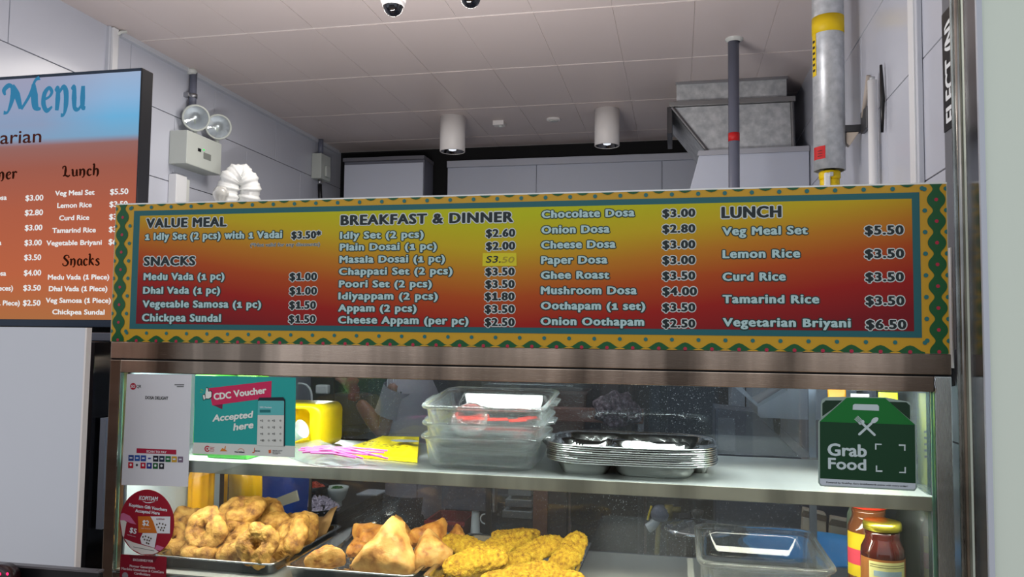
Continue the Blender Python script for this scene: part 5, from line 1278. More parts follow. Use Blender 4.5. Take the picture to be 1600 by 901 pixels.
for i, (px, py, Y, t_, r_, s_, k_, mt_, lb) in enumerate(sl):
    q = P(px, py, Y=Y); jj = random.Random(i)
    o = samosa_mesh(i+20, (-.052,-.034), (.052,-.036+jj.uniform(-.006,.006)), (jj.uniform(-.012,.012),.056), .024).build('triangle_pastry', mt_, keep=True, smooth=True)
    if i == 1: o.scale = (k_*1.1, k_*.55, k_)
    else: o.scale = (k_,k_,k_)
    o.location = q; o.rotation_euler = Euler((math.radians(t_), math.radians(r_), 0)); o.rotation_euler.rotate_axis('Z', math.radians(s_))
    mm_ = o.rotation_euler.to_matrix() @ Matrix.Diagonal(o.scale)
    mn = min((mm_ @ v.co).z for v in o.data.vertices)
    if q.z+mn < ZD+.004: q.z = ZD+.004-mn; o.location = q
    tag(o, lb, 'food', 'triangular pastries on the middle tray')
# crumbed cutlets
CUT = ramp_mat('yellow_crumb', [(.30,(140,94,12)),(.45,(192,146,24)),(.62,(214,174,40)),(.8,(228,196,80))], 120, .7, 1, .004, sss=.03, bscale=420)
def cutlet_mesh(seed, L=.062, W=.026, T=.013):
    rnd = random.Random(seed); off = Vector((rnd.uniform(0,50),)*3); cv = rnd.uniform(-.2,.2)
    m = MB(); NU, NV = 84, 64
    for i in range(NU+1):
        th = math.pi*i/NU
        for j in range(NV):
            a = 2*math.pi*j/NV; x = L*math.cos(th); s = math.sin(th)**.75
            p = Vector((x, W*s*math.cos(a)+cv*x*x/L, T*s*math.sin(a))); n = Vector((math.cos(th)*.5, math.cos(a)*s, math.sin(a)*s))
            cell = noise.cell(p*210+off) if False else noise.noise(p*230+off)
            d_ = noise.noise(p*30+off)*.005+abs(noise.noise(p*150+off))*.0045+max(0,cell)*.0038
            m.v.append(p+n*d_)
    for i in range(NU):
        for j in range(NV):
            a = i*NV+j; b_ = i*NV+(j+1)%NV; m.f.append((a,b_,b_+NV,a+NV))
    return m
cl_ = [ # px,py,Y, angle in plan (deg), tilt, size
 (728,852,1.810,-14,26,1.05,'crumbed cutlet at the left back of the right tray'),
 (790,850,1.830,32,30,1.10,'crumbed cutlet lying diagonally at the back centre of the right tray'),
 (836,860,1.790,34,30,1.15,'crumbed cutlet on top of the pile, right of the centre'),
 (742,884,1.690,16,40,1.15,'broad crumbed cutlet at the left front of the right tray'),
 (888,868,1.770,66,34,1.10,'crumbed cutlet standing steeply at the right edge of the tray'),
 (830,892,1.680,14,20,1.0,'crumbed cutlet at the front centre below the top one'),
 (786,880,1.730,26,24,1.0,'crumbed cutlet bridging the broad front one and the top one'),
 (866,905,1.640,4,20,1.0,'crumbed cutlet cut by the lower edge at the right front'),
 (806,838,1.890,10,20,.95,'crumbed cutlet at the far back of the right tray'),
 (792,912,1.630,8,16,1.0,'crumbed cutlet at the very front of the tray, lower edge')]
for i, (px, py, Y, a_, t_, k_, lb) in enumerate(cl_):
    q = P(px, py, Y=Y); o = cutlet_mesh(i+60).build('crumbed_cutlet', CUT, keep=True, smooth=True)
    o.scale = (k_,k_,k_)
    o.rotation_euler = (Matrix.Rotation(math.radians(t_),3,'X') @ Matrix.Rotation(math.radians(a_),3,'Z')).to_euler()
    mn = min((o.rotation_euler.to_matrix() @ (v.co*k_)).z for v in o.data.vertices)
    if q.z+mn < ZD+.004: q.z = ZD+.004-mn
    o.location = q; tag(o, lb, 'food', 'crumbed cutlets on the right tray')
# crumbs
def crumbs(boxes, label, mt_, n, nm='crumb'):
    m = MB(); rnd = random.Random(5)
    for k in range(n):
        x0, x1, y0, y1 = boxes; x, y = rnd.uniform(x0,x1), rnd.uniform(y0,y1); s = rnd.uniform(.0012,.0035)
        m.box(x-s,x+s,y-s*.7,y+s*.7,ZD+.0026,ZD+.0026+s)
    o = m.build(nm, mt_, loc=(boxes[0],boxes[2],ZD)); tag(o, label, 'crumbs'); o['kind'] = 'stuff'
crumbs((-.815,-.70,1.66,1.78), 'pastry crumbs scattered beside the tongs on the middle tray', PAST, 40, 'pastry_crumbs')
crumbs((-.505,-.46,1.61,1.70), 'yellow crumbs at the left front of the right tray', CUT, 34, 'cutlet_crumbs')
# tongs
tg = thing('serving_tongs', 'steel serving tongs lying along the left side of the middle tray', 'tongs', tuple(P(540,850,Z=-.50)))
hinge = P(584,818,Z=-.487); t1_, t2_ = P(518,868,Z=-.505), P(532,874,Z=-.508)
hinge.y = min(hinge.y, 1.94)
for tip in (t1_, t2_):
    m = MB(); n_ = 12
    D = (tip-hinge); up = Vector((0,0,1)); sd = D.cross(up).normalized()
    L_, R_ = [], []
    for k in range(n_+1):
        t = k/n_; wd = .010 if t < .45 else (.0055 if t < .8 else .009)
        p = hinge+D*t+up*(.012*math.sin(math.pi*t)); L_.append(p+sd*wd*.5+up*.002); R_.append(p-sd*wd*.5)
    for k in range(n_): m.f.append((len(m.v),len(m.v)+1,len(m.v)+2,len(m.v)+3)); m.v += [L_[k],L_[k+1],R_[k+1],R_[k]]
    o = m.build('arm', MIRROR, parent=tg); s = o.modifiers.new('s','SOLIDIFY'); s.thickness = .0012
m = MB().tube([hinge+Vector((-.006,0,0)), hinge+Vector((.008,.004,.003))], .0075, 14).build('hinge_end', MIRROR, parent=tg, smooth=True)
# large glass dish on the deck
glass_dish(.262, .345, .085, 'large clear glass dish alone on the right of the deck', (.168, 1.795, ZD+.0012), (0,0,0), None, .90, .04, .005, False)
# jars
def jar(name, label, x, y, r, h, lid_m, body_m, lab_cols, ztop=None):
    t = thing(name, label, 'jar', (x,y,ZD+.0008)); z0 = ZD+.0008
    MB().lathe([(r*.86,0),(r*.97,.003),(r,.010),(r,h*.66),(r*.98,h*.72),(r*.80,h*.80),(r*.78,h*.83),(r*.99,h*.60+h*.24) if False else (r*.80,h*.86),(r*.80,h*.89)], (x,y,z0), 36).build('glass_body', body_m, parent=t, smooth=True)
    MB().lathe([(r*.84,h*.90),(r*.88,h*.905),(r*.89,h*.95),(r*.86,h*.98),(r*.80,h*.985),(.001,h*.975)], (x,y,z0), 36, caps=False).build('lid', lid_m, parent=t, smooth=True)
    return t, z0
DK_SAUCE = mat('dark_pickle', (62,22,18), .08, coat=1, var=.3, bscale=40)
GOLD = mat('gold_lid', (196,182,60), .28, .9)
j1, z0 = jar('pickle_jar', 'dark pickle jar with a gold lid and cream label at the right of the deck', .378, 1.635, .0385, .185, GOLD, DK_SAUCE, None)
LAB = mat('label_cream', (214,206,140), .5)
m = MB(); wrap(m, (.378,1.635), .0392, -1.5, 1.5, z0+.010, z0+.118, 24); l1 = m.build('label', mat('label_border', (150,92,40), .5), parent=j1, smooth=True)
m = MB(); wrap(m, (.378,1.635), .0395, -.85, .95, z0+.016, z0+.114, 18); m.build('label_field', LAB, parent=l1, smooth=True)
m = MB(); wrap(m, (.378,1.635), .0398, -.62, .70, z0+.088, z0+.098, 14); m.build('label_title', mat('label_blue', (150,170,180), .5), parent=l1, smooth=True)
m = MB()
for k in range(10):
    for (a, b_) in ((-.62,-.12),(.0,.25),(.38,.62)):
        zz = z0+.030+k*.0052; wrap(m, (.378,1.635), .0398, a, b_, zz, zz+.0012, 4)
for k in range(2): wrap(m, (.378,1.635), .0398, -.8, .9, z0+.104+k*.004, z0+.1052+k*.004, 12)
m.build('label_lines', mat('label_ink', (120,110,70), .5), parent=l1)
m = MB(); wrap(m, (.378,1.635), .0399, -.7, -.1, z0+.0215, z0+.0255, 6); m.build('label_red_line', ink(190,60,40), parent=l1)
j2, z0 = jar('sauce_jar', 'tall jar with a red lid and yellow and pink label behind the pickle jar', .376, 1.735, .040, .208, mat('red_lid', (236,64,44), .4), mat('brown_sauce', (120,70,40), .1, coat=1), None)
m = MB(); wrap(m, (.376,1.735), .0408, -1.5, 1.2, z0+.055, z0+.140, 20); l2 = m.build('label', mat('label_yellow', (226,196,30), .5), parent=j2, smooth=True)
m = MB(); wrap(m, (.376,1.735), .0411, -1.5, 1.2, z0+.078, z0+.108, 20); m.build('label_band', mat('label_pink', (220,70,90), .5), parent=l2, smooth=True)
# stout jars at the right rear
j3, z0 = jar('tall_jar', 'pale green tinted jar with pink lid in the right rear corner of the case', .395, 1.86, .036, .205, mat('pink_lid', (210,110,110), .5), mat('green_jar', (110,128,112), .15, coat=.5), None)
# yellow bags behind the fritters
YB_ = mat('yellow_bag', (250,184,20), .32, bump=.35, bscale=30, sss=.1, var=.12, vscale=9)
def bag(name, label, x0, x1, y0, y1, z1, neck=False, seed=1):
    t = thing(name, label, 'bag', ((x0+x1)/2,(y0+y1)/2,ZD+.0008)); rnd = random.Random(seed)
    rings = []; n = 40; cx, cy = (x0+x1)/2, (y0+y1)/2
    hs = [0,.03,.2,.45,.62,.72,.80,.9,1.0] if neck else [0,.03,.2,.4,.6,.8,.97,1.0]
    for h in hs:
        kx = 1; ky = 1
        if neck and h > .6: kx = max(.16, 1-(h-.6)*4.2) if h < .85 else .2+(h-.85)*1.6; ky = kx
        elif h > .9: ky = .5
        if h == 0: kx = ky = .92
        ring = []
        for k in range(n):
            a = 2*math.pi*k/n; c_, s_ = math.cos(a), math.sin(a); p_ = 3.2; rr_ = 1/((abs(c_)**p_+abs(s_)**p_)**(1/p_))
            fold = 1+.05*math.sin(a*9+seed)*(.4+h)+(.10*math.sin(a*13) if neck and h > .5 else 0)
            ring.append(Vector((cx+c_*rr_*(x1-x0)/2*kx*fold, cy+s_*rr_*(y1-y0)/2*ky*fold, ZD+.001+(z1-ZD)*h+.003*math.sin(a*5+seed)*(h>.9))))
        rings.append(ring)
    MB().loft(rings).build('bag_body', YB_, parent=t, smooth=True); return t
bag('yellow_bag', 'yellow plastic bag standing upright against the left side of the case', -1.211, -1.172, 1.795, 1.875, -.328, False, 2)
# ================================================================== KITCHEN BEHIND THE CASE
# side counter behind the case, low, with yellow knotted bag
kc = thing('side_counter', 'black low counter behind the case carrying the bowls of chopped vegetables', 'counter', (-1.7,3.3,ZF+.004))
KZ = -.77
ct = MB(); e0 = P(592,770,Z=KZ); e1 = P(520,800,Z=KZ); e2 = P(556,797,Z=KZ)
DKT = mat('black_counter', (22,22,26), .3)
MB().box(-2.2, e0.x, 2.75, 4.3, KZ-.035, KZ).build('worktop', DKT, parent=kc, bevel=.003)
MB().box(-2.18, e0.x-.03, 2.80, 4.28, ZF+.004, KZ-.036).build('base', BLACKM, parent=kc)
MB().box(e0.x-.026, e0.x-.004, 2.78, 2.80, ZF+.004, KZ-.036).build('leg', ALU, parent=kc)
def chop(mb, c, R, n, s, hmax, seed):
    rnd = random.Random(seed)
    for _ in range(n):
        a = rnd.uniform(0,2*math.pi); r = R*math.sqrt(rnd.random()); h = hmax*(1-(r/R)**2)*rnd.uniform(.5,1)
        p = Vector((c[0]+r*math.cos(a), c[1]+r*math.sin(a), c[2]+h)); k = s*rnd.uniform(.6,1.2)
        q = Euler((rnd.uniform(0,3),rnd.uniform(0,3),rnd.uniform(0,3))).to_matrix()
        v = [p+q@Vector((sx*k,sy*k*.7,sz*k*.5)) for sz in (-1,1) for sy in (-1,1) for sx in (-1,1)]
        mb.add(v, [(0,2,3,1),(4,5,7,6),(0,1,5,4),(2,6,7,3),(0,4,6,2),(1,3,7,5)])
c = P(495,796,Z=KZ+.01); R_ = (P(535,796,Z=KZ).x-P(454,796,Z=KZ).x)/2
t = thing('steel_platter', 'round steel platter heaped with chopped purple onion on the black counter', 'plate', (c.x,c.y,KZ+.001))
MB().lathe([(R_*.75,.0),(R_*.8,.002),(R_*.98,.024),(R_,.026),(R_*.97,.026),(R_*.78,.006),(.001,.005)], (c.x,c.y,KZ+.001), 36, caps=False).build('dish', MIRROR, parent=t, smooth=True)
m = MB(); chop(m, (c.x,c.y,KZ+.015), R_*.88, 500, .006, .052, 1); o = m.build('chopped_onion', mat('onion', (214,200,214), .5), loc=(c.x,c.y,KZ+.01)); tag(o, 'heap of chopped purple onion on the round steel platter', 'food'); o['kind'] = 'stuff'
c = P(527,776,Z=KZ+.03); r = R_*.45
t = thing('white_bowl', 'small white footed bowl of chopped green herbs on the black counter', 'bowl', (c.x,c.y,KZ+.001))
MB().lathe([(r*.45,0),(r*.45,.012),(r*.7,.022),(r*.95,.055),(r*1.05,.075),(r*1.0,.075),(r*.85,.05),(.001,.03)], (c.x,c.y,KZ+.001), 32, caps=False).build('body', mat('china_white', (206,212,204), .3), parent=t, smooth=True)
m = MB(); chop(m, (c.x,c.y,KZ+.054), r*.8, 160, .005, .024, 2); o = m.build('chopped_herbs', mat('herb_green', (40,110,40), .6), loc=(c.x,c.y,KZ+.05)); tag(o, 'chopped green herbs filling the small white bowl', 'food'); o['kind'] = 'stuff'
c = P(487,770,Z=KZ+.05); r = R_*.70
t = thing('black_bowl', 'black bowl of chopped red tomato behind the onion platter', 'bowl', (c.x,c.y,KZ+.001))
MB().lathe([(r*.5,0),(r*.7,.01),(r*.95,.06),(r,.085),(r*.95,.085),(r*.8,.05),(.001,.03)], (c.x,c.y,KZ+.001), 32, caps=False).build('body', BLACK, parent=t, smooth=True)
m = MB(); chop(m, (c.x,c.y,KZ+.065), r*.85, 260, .008, .03, 3); o = m.build('chopped_tomato', mat('tomato_red', (200,84,60), .4), loc=(c.x,c.y,KZ+.06)); tag(o, 'chopped red tomato heaped in the black bowl', 'food'); o['kind'] = 'stuff'
q = P(576,772,Z=KZ+.002)
o = MB().prism([(q.x-.05,q.y-.03,KZ+.001),(q.x+.05,q.y-.02,KZ+.001),(q.x+.06,q.y+.10,KZ+.001),(q.x-.04,q.y+.10,KZ+.001)], (0,0,1), .006).build('folded_cloth', mat('cloth_grey', (176,180,186), .8), loc=tuple(q)); tag(o, 'folded pale cloth at the right end of the black counter', 'cloth')
# blue sack with cardboard
c = P(428,775,Y=2.55)
t = thing('blue_basket', 'blue plastic basket with a beige flap left of the onion platter', 'basket', (c.x,2.55,ZF+.004))
MB().loft([rrect(c.x,2.6,.12,.14,.03,ZF+.005),rrect(c.x,2.6,.15,.16,.03,-.62),rrect(c.x,2.6,.17,.18,.03,-.46),rrect(c.x,2.6,.155,.165,.03,-.46),rrect(c.x,2.6,.13,.14,.03,-.6)]).build('body', mat('basket_blue', (34,80,176), .4), parent=t)
a = [P(424,781,Y=2.44),P(462,766,Y=2.44),P(466,782,Y=2.44),P(436,792,Y=2.44)]
MB().prism(a, (0,1,0), .01).build('beige_flap', mat('flap_beige', (196,186,160), .7), parent=t)
# knotted yellow bag on a stand behind the fritters
bx0, bx1 = P(340,780,Y=2.15).x, P(405,780,Y=2.15).x
t = thing('bag_stand', 'steel stand under the knotted yellow bag behind the case', 'stand', (-1.15,2.15,ZF+.004))
MB().box(bx0-.04, bx1+.03, 2.03, 2.26, -.60, -.585).build('top', STEEL_D, parent=t)
for sx_ in (bx0-.03, bx1+.02):
    for sy_ in (2.04, 2.25): MB().tube([(sx_,sy_,ZF+.004),(sx_,sy_,-.60)], .009, 8).build('leg', STEEL_D, parent=t)
ZD_ = ZD; ZD = -.5845
bag('knotted_bag', 'yellow plastic bag gathered at the neck behind the doughnut fritters', bx0, bx1, 2.08, 2.20, -.325, True, 5)
ZD = ZD_
lp = thing('bag_fill_lamp', 'small added clip lamp brightening the knotted yellow bag behind the case', 'lamp', (-1.02,2.20,-.10))  # lamp added to brighten the knotted bag and the counter behind
MB().lathe([(.01,.03),(.03,.02),(.045,-.02),(.042,-.02),(.026,.016)], (-1.02,2.20,-.10), 20, caps=False).build('shade', BLACKM, parent=lp, smooth=True)
MB().tube([(-1.02,2.20,-.072),(-1.02,2.20,-.03),(-1.02,1.996,-.03)], .005, 8).build('arm', BLACKM, parent=lp, smooth=True)
area('bag_fill_light', (-1.02,2.20,-.112), (0, math.radians(-12), 0), .05, .05, 2.6, (1,.93,.8))  # fill light of the added lamp
# dark rack along the back (upper window shows its lower shelves)
rk = thing('storage_rack', 'dark steel storage rack with shelves against the back of the kitchen', 'rack', (-1.3,4.6,ZF+.004))
for x in (-2.1,-1.2,-.3,-.08):
    for y in (4.35,4.75): MB().box(x-.02,x+.02,y-.02,y+.02,ZF+.004,.55).build('post', BLACKM, parent=rk)
for z in (-1.1,-.55,-.02,.5): MB().box(-2.12,-.06,4.33,4.77,z-.02,z).build('shelf', STEEL_D, parent=rk)
MB().box(-2.12,-.06,4.772,4.78,ZF+.004,.55).build('back_sheet', mat('rack_back', (28,30,38), .6), parent=rk)
rnd = random.Random(12)
kinds = [('storage_tub',(60,64,74)),('cooking_pot',(86,86,92)),('carton',(70,48,36)),('storage_tub',(40,60,80)),('carton',(52,44,40)),('cooking_pot',(60,60,64))]
words = ['far left','left','left of centre','centre','right of centre','right','far right']
for zi, z in enumerate((-1.1,-.55,-.02)):
    for k in range(6):
        nm, col = kinds[(k*2+zi*5+k//3) % 6]; x = -1.95+k*.335; h = rnd.uniform(.18,.36); w_ = rnd.uniform(.10,.14)
        if abs(x+.3) < .02+w_: x -= .06
        lb = ['lower','middle','upper'][zi]+' shelf, '+words[k]
        mt_ = mat('rack_item_%d_%d'%(zi,k), col, .45)
        if nm == 'cooking_pot':
            m = MB().lathe([(w_*.95,0),(w_,.01),(w_,h*.8),(w_*1.05,h*.82),(w_*.9,h*.88),(w_*.2,h*.95),(.03,h)], (x,4.55,z+.001), 28)
            o = m.build(nm, mt_, smooth=True, loc=(x,4.55,z+.001))
        else:
            m = MB().loft([rrect(x,4.55,w_*1.7,.26,.02,z+.001),rrect(x,4.55,w_*1.9,.30,.02,z+h*.92),rrect(x,4.55,w_*2.0,.31,.02,z+h*.93),rrect(x,4.55,w_*2.0,.31,.02,z+h)])
            o = m.build(nm, mt_, loc=(x,4.55,z+.001))
        tag(o, 'dim %s standing on the storage rack, %s' % (nm.replace('_',' '), lb), nm.replace('_',' ').split()[-1])
# charger / white box and cable upper left
q = P(502,607,Y=3.9); t = thing('wall_charger', 'small white plug box with a curved cable in the dim kitchen', 'charger', tuple(q))
MB().box(q.x-.035,q.x+.035,3.9,3.94,q.z-.028,q.z+.02).build('plug', PLW2, parent=t, bevel=.008)
MB().box(q.x-.05,q.x+.05,3.941,3.96,q.z-.25,q.z+.1).build('back_plate', BLACKM, parent=t)
MB().tube(spline([P(466,599,Y=3.88),P(478,601,Y=3.88),P(486,612,Y=3.88),P(487,632,Y=3.88)],6), .006, 8).build('cable', PLW2, parent=t, smooth=True)
# hanging blue mask
q = P(610,612,Y=3.0); t = thing('face_mask', 'pale blue face mask hanging by its loops left of the cook', 'mask', tuple(q))
m = MB(); m.loft([[Vector((q.x+.014*a,3.0+.004*b_,q.z+.010+.004*abs(a))) for a, b_ in ((-1,0),(0,-1.5),(1,0),(0,1))],[Vector((q.x+.012*a+.002,3.0+.006*b_,q.z-.012)) for a, b_ in ((-1,0),(0,-1.5),(1,0),(0,1))],[Vector((q.x+.004*a+.006,3.0+.003*b_,q.z-.028)) for a, b_ in ((-1,0),(0,-1),(1,0),(0,1))]])
m.build('fabric', mat('mask_blue', (150,190,226), .8), parent=t)
MB().tube([(q.x-.014,3.0,q.z+.012),(q.x-.010,3.0,q.z+.10),(q.x,3.0,q.z+.35)], .0012, 6).build('loop', PLW, parent=t)
MB().tube([(q.x+.014,3.0,q.z+.012),(q.x+.010,3.0,q.z+.10),(q.x,3.0,q.z+.35)], .0012, 6).build('loop', PLW, parent=t)
MB().box(q.x-.02,q.x+.02,2.98,3.02,q.z+.35,q.z+.37).build('hook', STEEL_D, parent=t)
# the cook, side on, head hidden behind the menu board
def skin(name, joints, edges, mat_, parent, sub=2, root=0):
    me = bpy.data.meshes.new(name); me.from_pydata([tuple(j[:3]) for j in joints], edges, []); me.update(); me.materials.append(mat_)
    o = bpy.data.objects.new(name, me); COL.objects.link(o); o.parent = parent
    s = o.modifiers.new('skin','SKIN'); s.use_smooth_shade = True
    for i, j in enumerate(joints):
        sv = me.skin_vertices[0].data[i]; sv.radius = (j[3], j[4] if len(j) > 4 else j[3]); sv.use_root = (i == root)
    u = o.modifiers.new('sub','SUBSURF'); u.levels = sub; u.render_levels = sub
    return o
YP_ = 3.15
cx = P(648,690,Y=YP_).x; fz = ZF+.004
ck = thing('person', 'cook in a pale grey shirt standing side-on behind the case, one forearm raised', 'person', (cx,YP_,fz))
SKIN_ = mat('brown_skin', (112,70,52), .5, sss=.08)
Zr = lambda z: z      # heights above the floor, local to the cook
hand = P(556,618,Y=YP_-.10); elb = P(600,680,Y=YP_-.12)
hl = (hand.x-cx, hand.y-YP_, hand.z-fz); el = (elb.x-cx, elb.y-YP_, elb.z-fz)
J = [(0,0,.84,.085,.12),(-.01,0,1.00,.080,.11),(-.02,0,1.15,.090,.13),(-.02,0,1.30,.085,.15),(-.05,0,1.39,.045),(-.075,0,1.45,.045),(-.09,0,1.53,.075,.068),(-.085,0,1.61,.080,.070),(-.075,0,1.665,.045),
     (-.03,-.15,1.31,.050),(el[0],el[1],el[2],.036),((el[0]+hl[0])/2,(el[1]+hl[1])/2,(el[2]+hl[2])/2,.034),(hl[0]+.012,hl[1],hl[2]-.02,.024),
     (-.03,.16,1.31,.050),(-.10,.20,1.07,.038),(-.30,.10,1.02,.027),
     (0,-.09,.80,.080),(.02,-.10,.46,.055),(.03,-.10,.09,.038),(-.10,-.10,.035,.034),
     (0,.09,.80,.080),(.02,.10,.46,.055),(.03,.10,.09,.038),(-.10,.10,.035,.034)]
Eg = [(0,1),(1,2),(2,3),(3,4),(4,5),(5,6),(6,7),(7,8),(3,9),(9,10),(10,11),(11,12),(3,13),(13,14),(14,15),(0,16),(16,17),(17,18),(18,19),(0,20),(20,21),(21,22),(22,23)]
skin('body', J, Eg, SKIN_, ck)
def hand_mesh(w_, d, nm):
    w_ = Vector(w_); d = Vector(d).normalized(); s = Vector((0,1,0)); js = [(*w_,.020),(*(w_+d*.05),.026,.018),(*(w_+d*.09),.024,.015)]; ed = [(0,1),(1,2)]
    for k, L in enumerate((.062,.072,.068,.052)):
        b_ = w_+d*.09+s*(.027-.018*k); f = Vector((-.35,0,-.3)); i = len(js)
        js += [(*b_,.0085),(*(b_+d*L*.5+f*.012),.008),(*(b_+d*L*.8+f*.035),.0065)]; ed += [(2,i),(i,i+1),(i+1,i+2)]
    b_ = w_+d*.03+s*.032; i = len(js); js += [(*b_,.011),(*(b_+d*.03+s*.02),.009),(*(b_+d*.055+s*.018),.0075)]; ed += [(1,i),(i,i+1),(i+1,i+2)]
    return skin(nm, js, ed, SKIN_, ck, 1, 1)
dirn = (Vector(hl)-Vector(el)).normalized()
hand_mesh(Vector(hl)+Vector((.012,0,-.02)), dirn, 'hand'); hand_mesh((-.30,.10,1.02), (-.9,-.3,-.1), 'hand')
SHIRT = mat('grey_shirt', (128,122,128), .85, bump=.3, bscale=14)
m = MB(); rings = []
for z, rx_, ry_, ox in ((.82,.118,.16,.012),(.84,.125,.165,.012),(.95,.120,.160,.010),(1.08,.112,.155,.0),(1.20,.112,.165,-.01),(1.29,.105,.185,-.015),(1.35,.085,.16,-.025),(1.39,.060,.08,-.045),(1.41,.052,.06,-.05)):
    rings.append([Vector((ox+rx_*math.cos(a)*(1+.02*math.sin(a*7+z*20)), ry_*math.sin(a), z+.006*math.sin(a*3)*(z<.83))) for a in [2*math.pi*k/36 for k in range(36)]])
m.loft(rings, (False,False)); o = m.build('shirt', SHIRT, parent=ck, keep=True, smooth=True)
for sj in (-1, 1):
    e_ = Vector((el[0],el[1],el[2]+.02)) if sj < 0 else Vector((-.10,.20,1.09)); s0 = Vector((-.025,sj*.14,1.33))
    MB().tube([s0, s0.lerp(e_,.35), s0.lerp(e_,.62)], [.062,.060,.062], 20, caps=False).build('sleeve', SHIRT, parent=ck, keep=True, smooth=True)
TRS = mat('dark_trousers', (30,30,36), .9)
for sj in (-1, 1): MB().tube([(0,sj*.085,.90),(0,sj*.09,.78),(.02,sj*.10,.46),(.03,sj*.10,.10)], [.095,.095,.072,.060], 20).build('trouser_leg', TRS, parent=ck, keep=True, smooth=True)
m = MB(); m.lathe([(.001,.105),(.045,.095),(.078,.055),(.088,.0),(.082,-.03),(.07,-.045)], (-.072,0,1.60), 24, caps=False); m.build('hair', mat('black_hair', (14,12,12), .7, bump=.5), parent=ck, keep=True, smooth=True)
m = MB(); m.prism([(-.165,-.010,1.565),(-.190,0,1.548),(-.165,.010,1.565),(-.160,0,1.59)], (1,0,0), .02); m.build('nose', SKIN_, parent=ck, keep=True, bevel=.004)
for sj in (-1, 1):
    m = MB(); m.lathe([(.001,-.009),(.007,-.006),(.009,0),(.007,.006),(.001,.009)], (-.158,sj*.028,1.592), 12, (1,0,0), caps=False); m.build('eye', mat('eye_white_%d'%sj, (220,215,210), .3), parent=ck, keep=True, smooth=True)
    m = MB(); m.prism([(-.080,sj*.072,1.60),(-.060,sj*.084,1.60),(-.062,sj*.082,1.56),(-.078,sj*.074,1.555)], (1,0,0), .012); m.build('ear', SKIN_, parent=ck, keep=True, bevel=.003)
m = MB(); m.box(-.172,-.160,-.022,.022,1.520,1.528); m.build('mouth', mat('lips', (96,48,44), .5), parent=ck, keep=True, bevel=.002)
m = MB(); st0 = P(627,612,Y=YP_-.18)-Vector((cx,YP_,fz)); st1 = P(612,648,Y=YP_-.18)-Vector((cx,YP_,fz))
m.tube([st0, st1], .004, 6); m.build('apron_strap', BLACK, parent=ck, keep=True)
# red cloth in the hand
q = P(550,607,Y=YP_-.12); m = MB(); m.lathe([(.001,-.05),(.012,-.046),(.020,-.03),(.022,-.01),(.028,.0),(.030,.015),(.026,.032),(.016,.045),(.001,.05)], q, 22); m.v = [v+Vector((noise.noise(v*30)*.022,noise.noise(v*37)*.015,noise.noise(v*33)*.018)) for v in m.v]
o = m.build('red_cloth', mat('cloth_red', (110,24,40), .8), smooth=True, loc=tuple(q)); tag(o, 'crumpled dark red cloth held up in the hand of the cook', 'cloth')
# brown rail with a crumpled bag, centre
a, b_ = P(840,650,Y=2.65), P(1005,641,Y=2.65)
t = thing('wooden_rail', 'brown wooden rail crossing the dim kitchen behind the steel plates', 'rail', ((a.x+b_.x)/2,2.65,a.z))
MB().box(a.x-.2, b_.x, 2.65, 2.70, b_.z-.045, b_.z).build('bar', BRN, parent=t, bevel=.004)
for x in (a.x-.19, b_.x-.02): MB().box(x, x+.02, 2.701, 2.72, ZF+.004, b_.z).build('post', STEEL_D, parent=t)
q = P(965,640,Y=2.60); m = MB()
def fnl(u, v):
    a_, th = 2*math.pi*v, math.pi*(u*.999+.0005)
    p = Vector((math.sin(th)*math.cos(a_)*.075, math.sin(th)*math.sin(a_)*.035, math.cos(th)*.055)); return q+p*(1+.35*noise.noise(p*40))
for i in range(25):
    for j in range(26): m.v.append(fnl(i/24, j/26))
for i in range(24):
    for j in range(26): m.f.append((i*26+j, i*26+(j+1)%26, (i+1)*26+(j+1)%26, (i+1)*26+j))
o = m.build('netted_bag', ramp_mat('speckled_net', [(.4,(34,24,32)),(.55,(80,62,70)),(.7,(134,118,124))], 90, .6, .6, .004), loc=tuple(q), smooth=True); tag(o, 'speckled brown netted bag hanging against the wooden rail', 'bag')
# stainless box unit hanging on the right, pale pillar below
YH = 2.75; p0, p1, p2, p3 = P(1184,636,Y=YH), P(1184,652,Y=YH), P(1330,656,Y=YH), P(1230,610,Y=YH)
t = thing('steel_chute', 'pale stainless box with a slanting shoulder hanging right of the plates', 'unit', (p1.x,YH,p1.z))
MB().prism([p1, Vector((XR-.035,YH,p1.z-.004)), Vector((XR-.035,YH,-.02)), Vector((p3.x+.05,YH,-.02)), p3+Vector((0,0,.0)), p0], (0,1,0), .4).build('body', steel('chute_steel',(190,192,196),.4,var=.08), parent=t)
MB().prism([p0+Vector((0,-.002,0)), p0+Vector((-.08,-.002,.07)), p0+Vector((-.06,-.002,.075)), p0+Vector((.0,-.002,.012)), p3+Vector((-.01,-.002,.01)), p3+Vector((0,-.002,0))], (0,1,0), .03).build('folded_edge', ALU, parent=t)
q = P(1165,660,Y=3.1); t = thing('grey_pillar', 'grey panelled upright cabinet behind the right end of the shelf', 'cabinet', (q.x,3.1,ZF+.004))
MB().box(q.x-.05, q.x+.10, 3.1, 3.3, ZF+.004, -.10).build('body', mat('pillar_grey', (120,126,134), .5), parent=t, bevel=.003)
MB().box(q.x-.002, q.x+.002, 3.095, 3.0995, -.9, -.12).build('seam', BLACKM, parent=t)
q = P(1180,700,Y=2.56); t = thing('dark_machine', 'dark grey machine with a slanted lid behind the right end of the shelf', 'machine', (q.x,2.5,ZF+.004))
MB().prism([(q.x-.12,2.56,-.80),(XR-.03,2.56,-.80),(XR-.03,2.56,-.47),(q.x+.20,2.56,-.43),(q.x+.0,2.56,-.23),(q.x-.12,2.56,-.22)], (0,1,0), .18).build('body', mat('machine_grey', (58,62,72), .35), parent=t, bevel=.004)
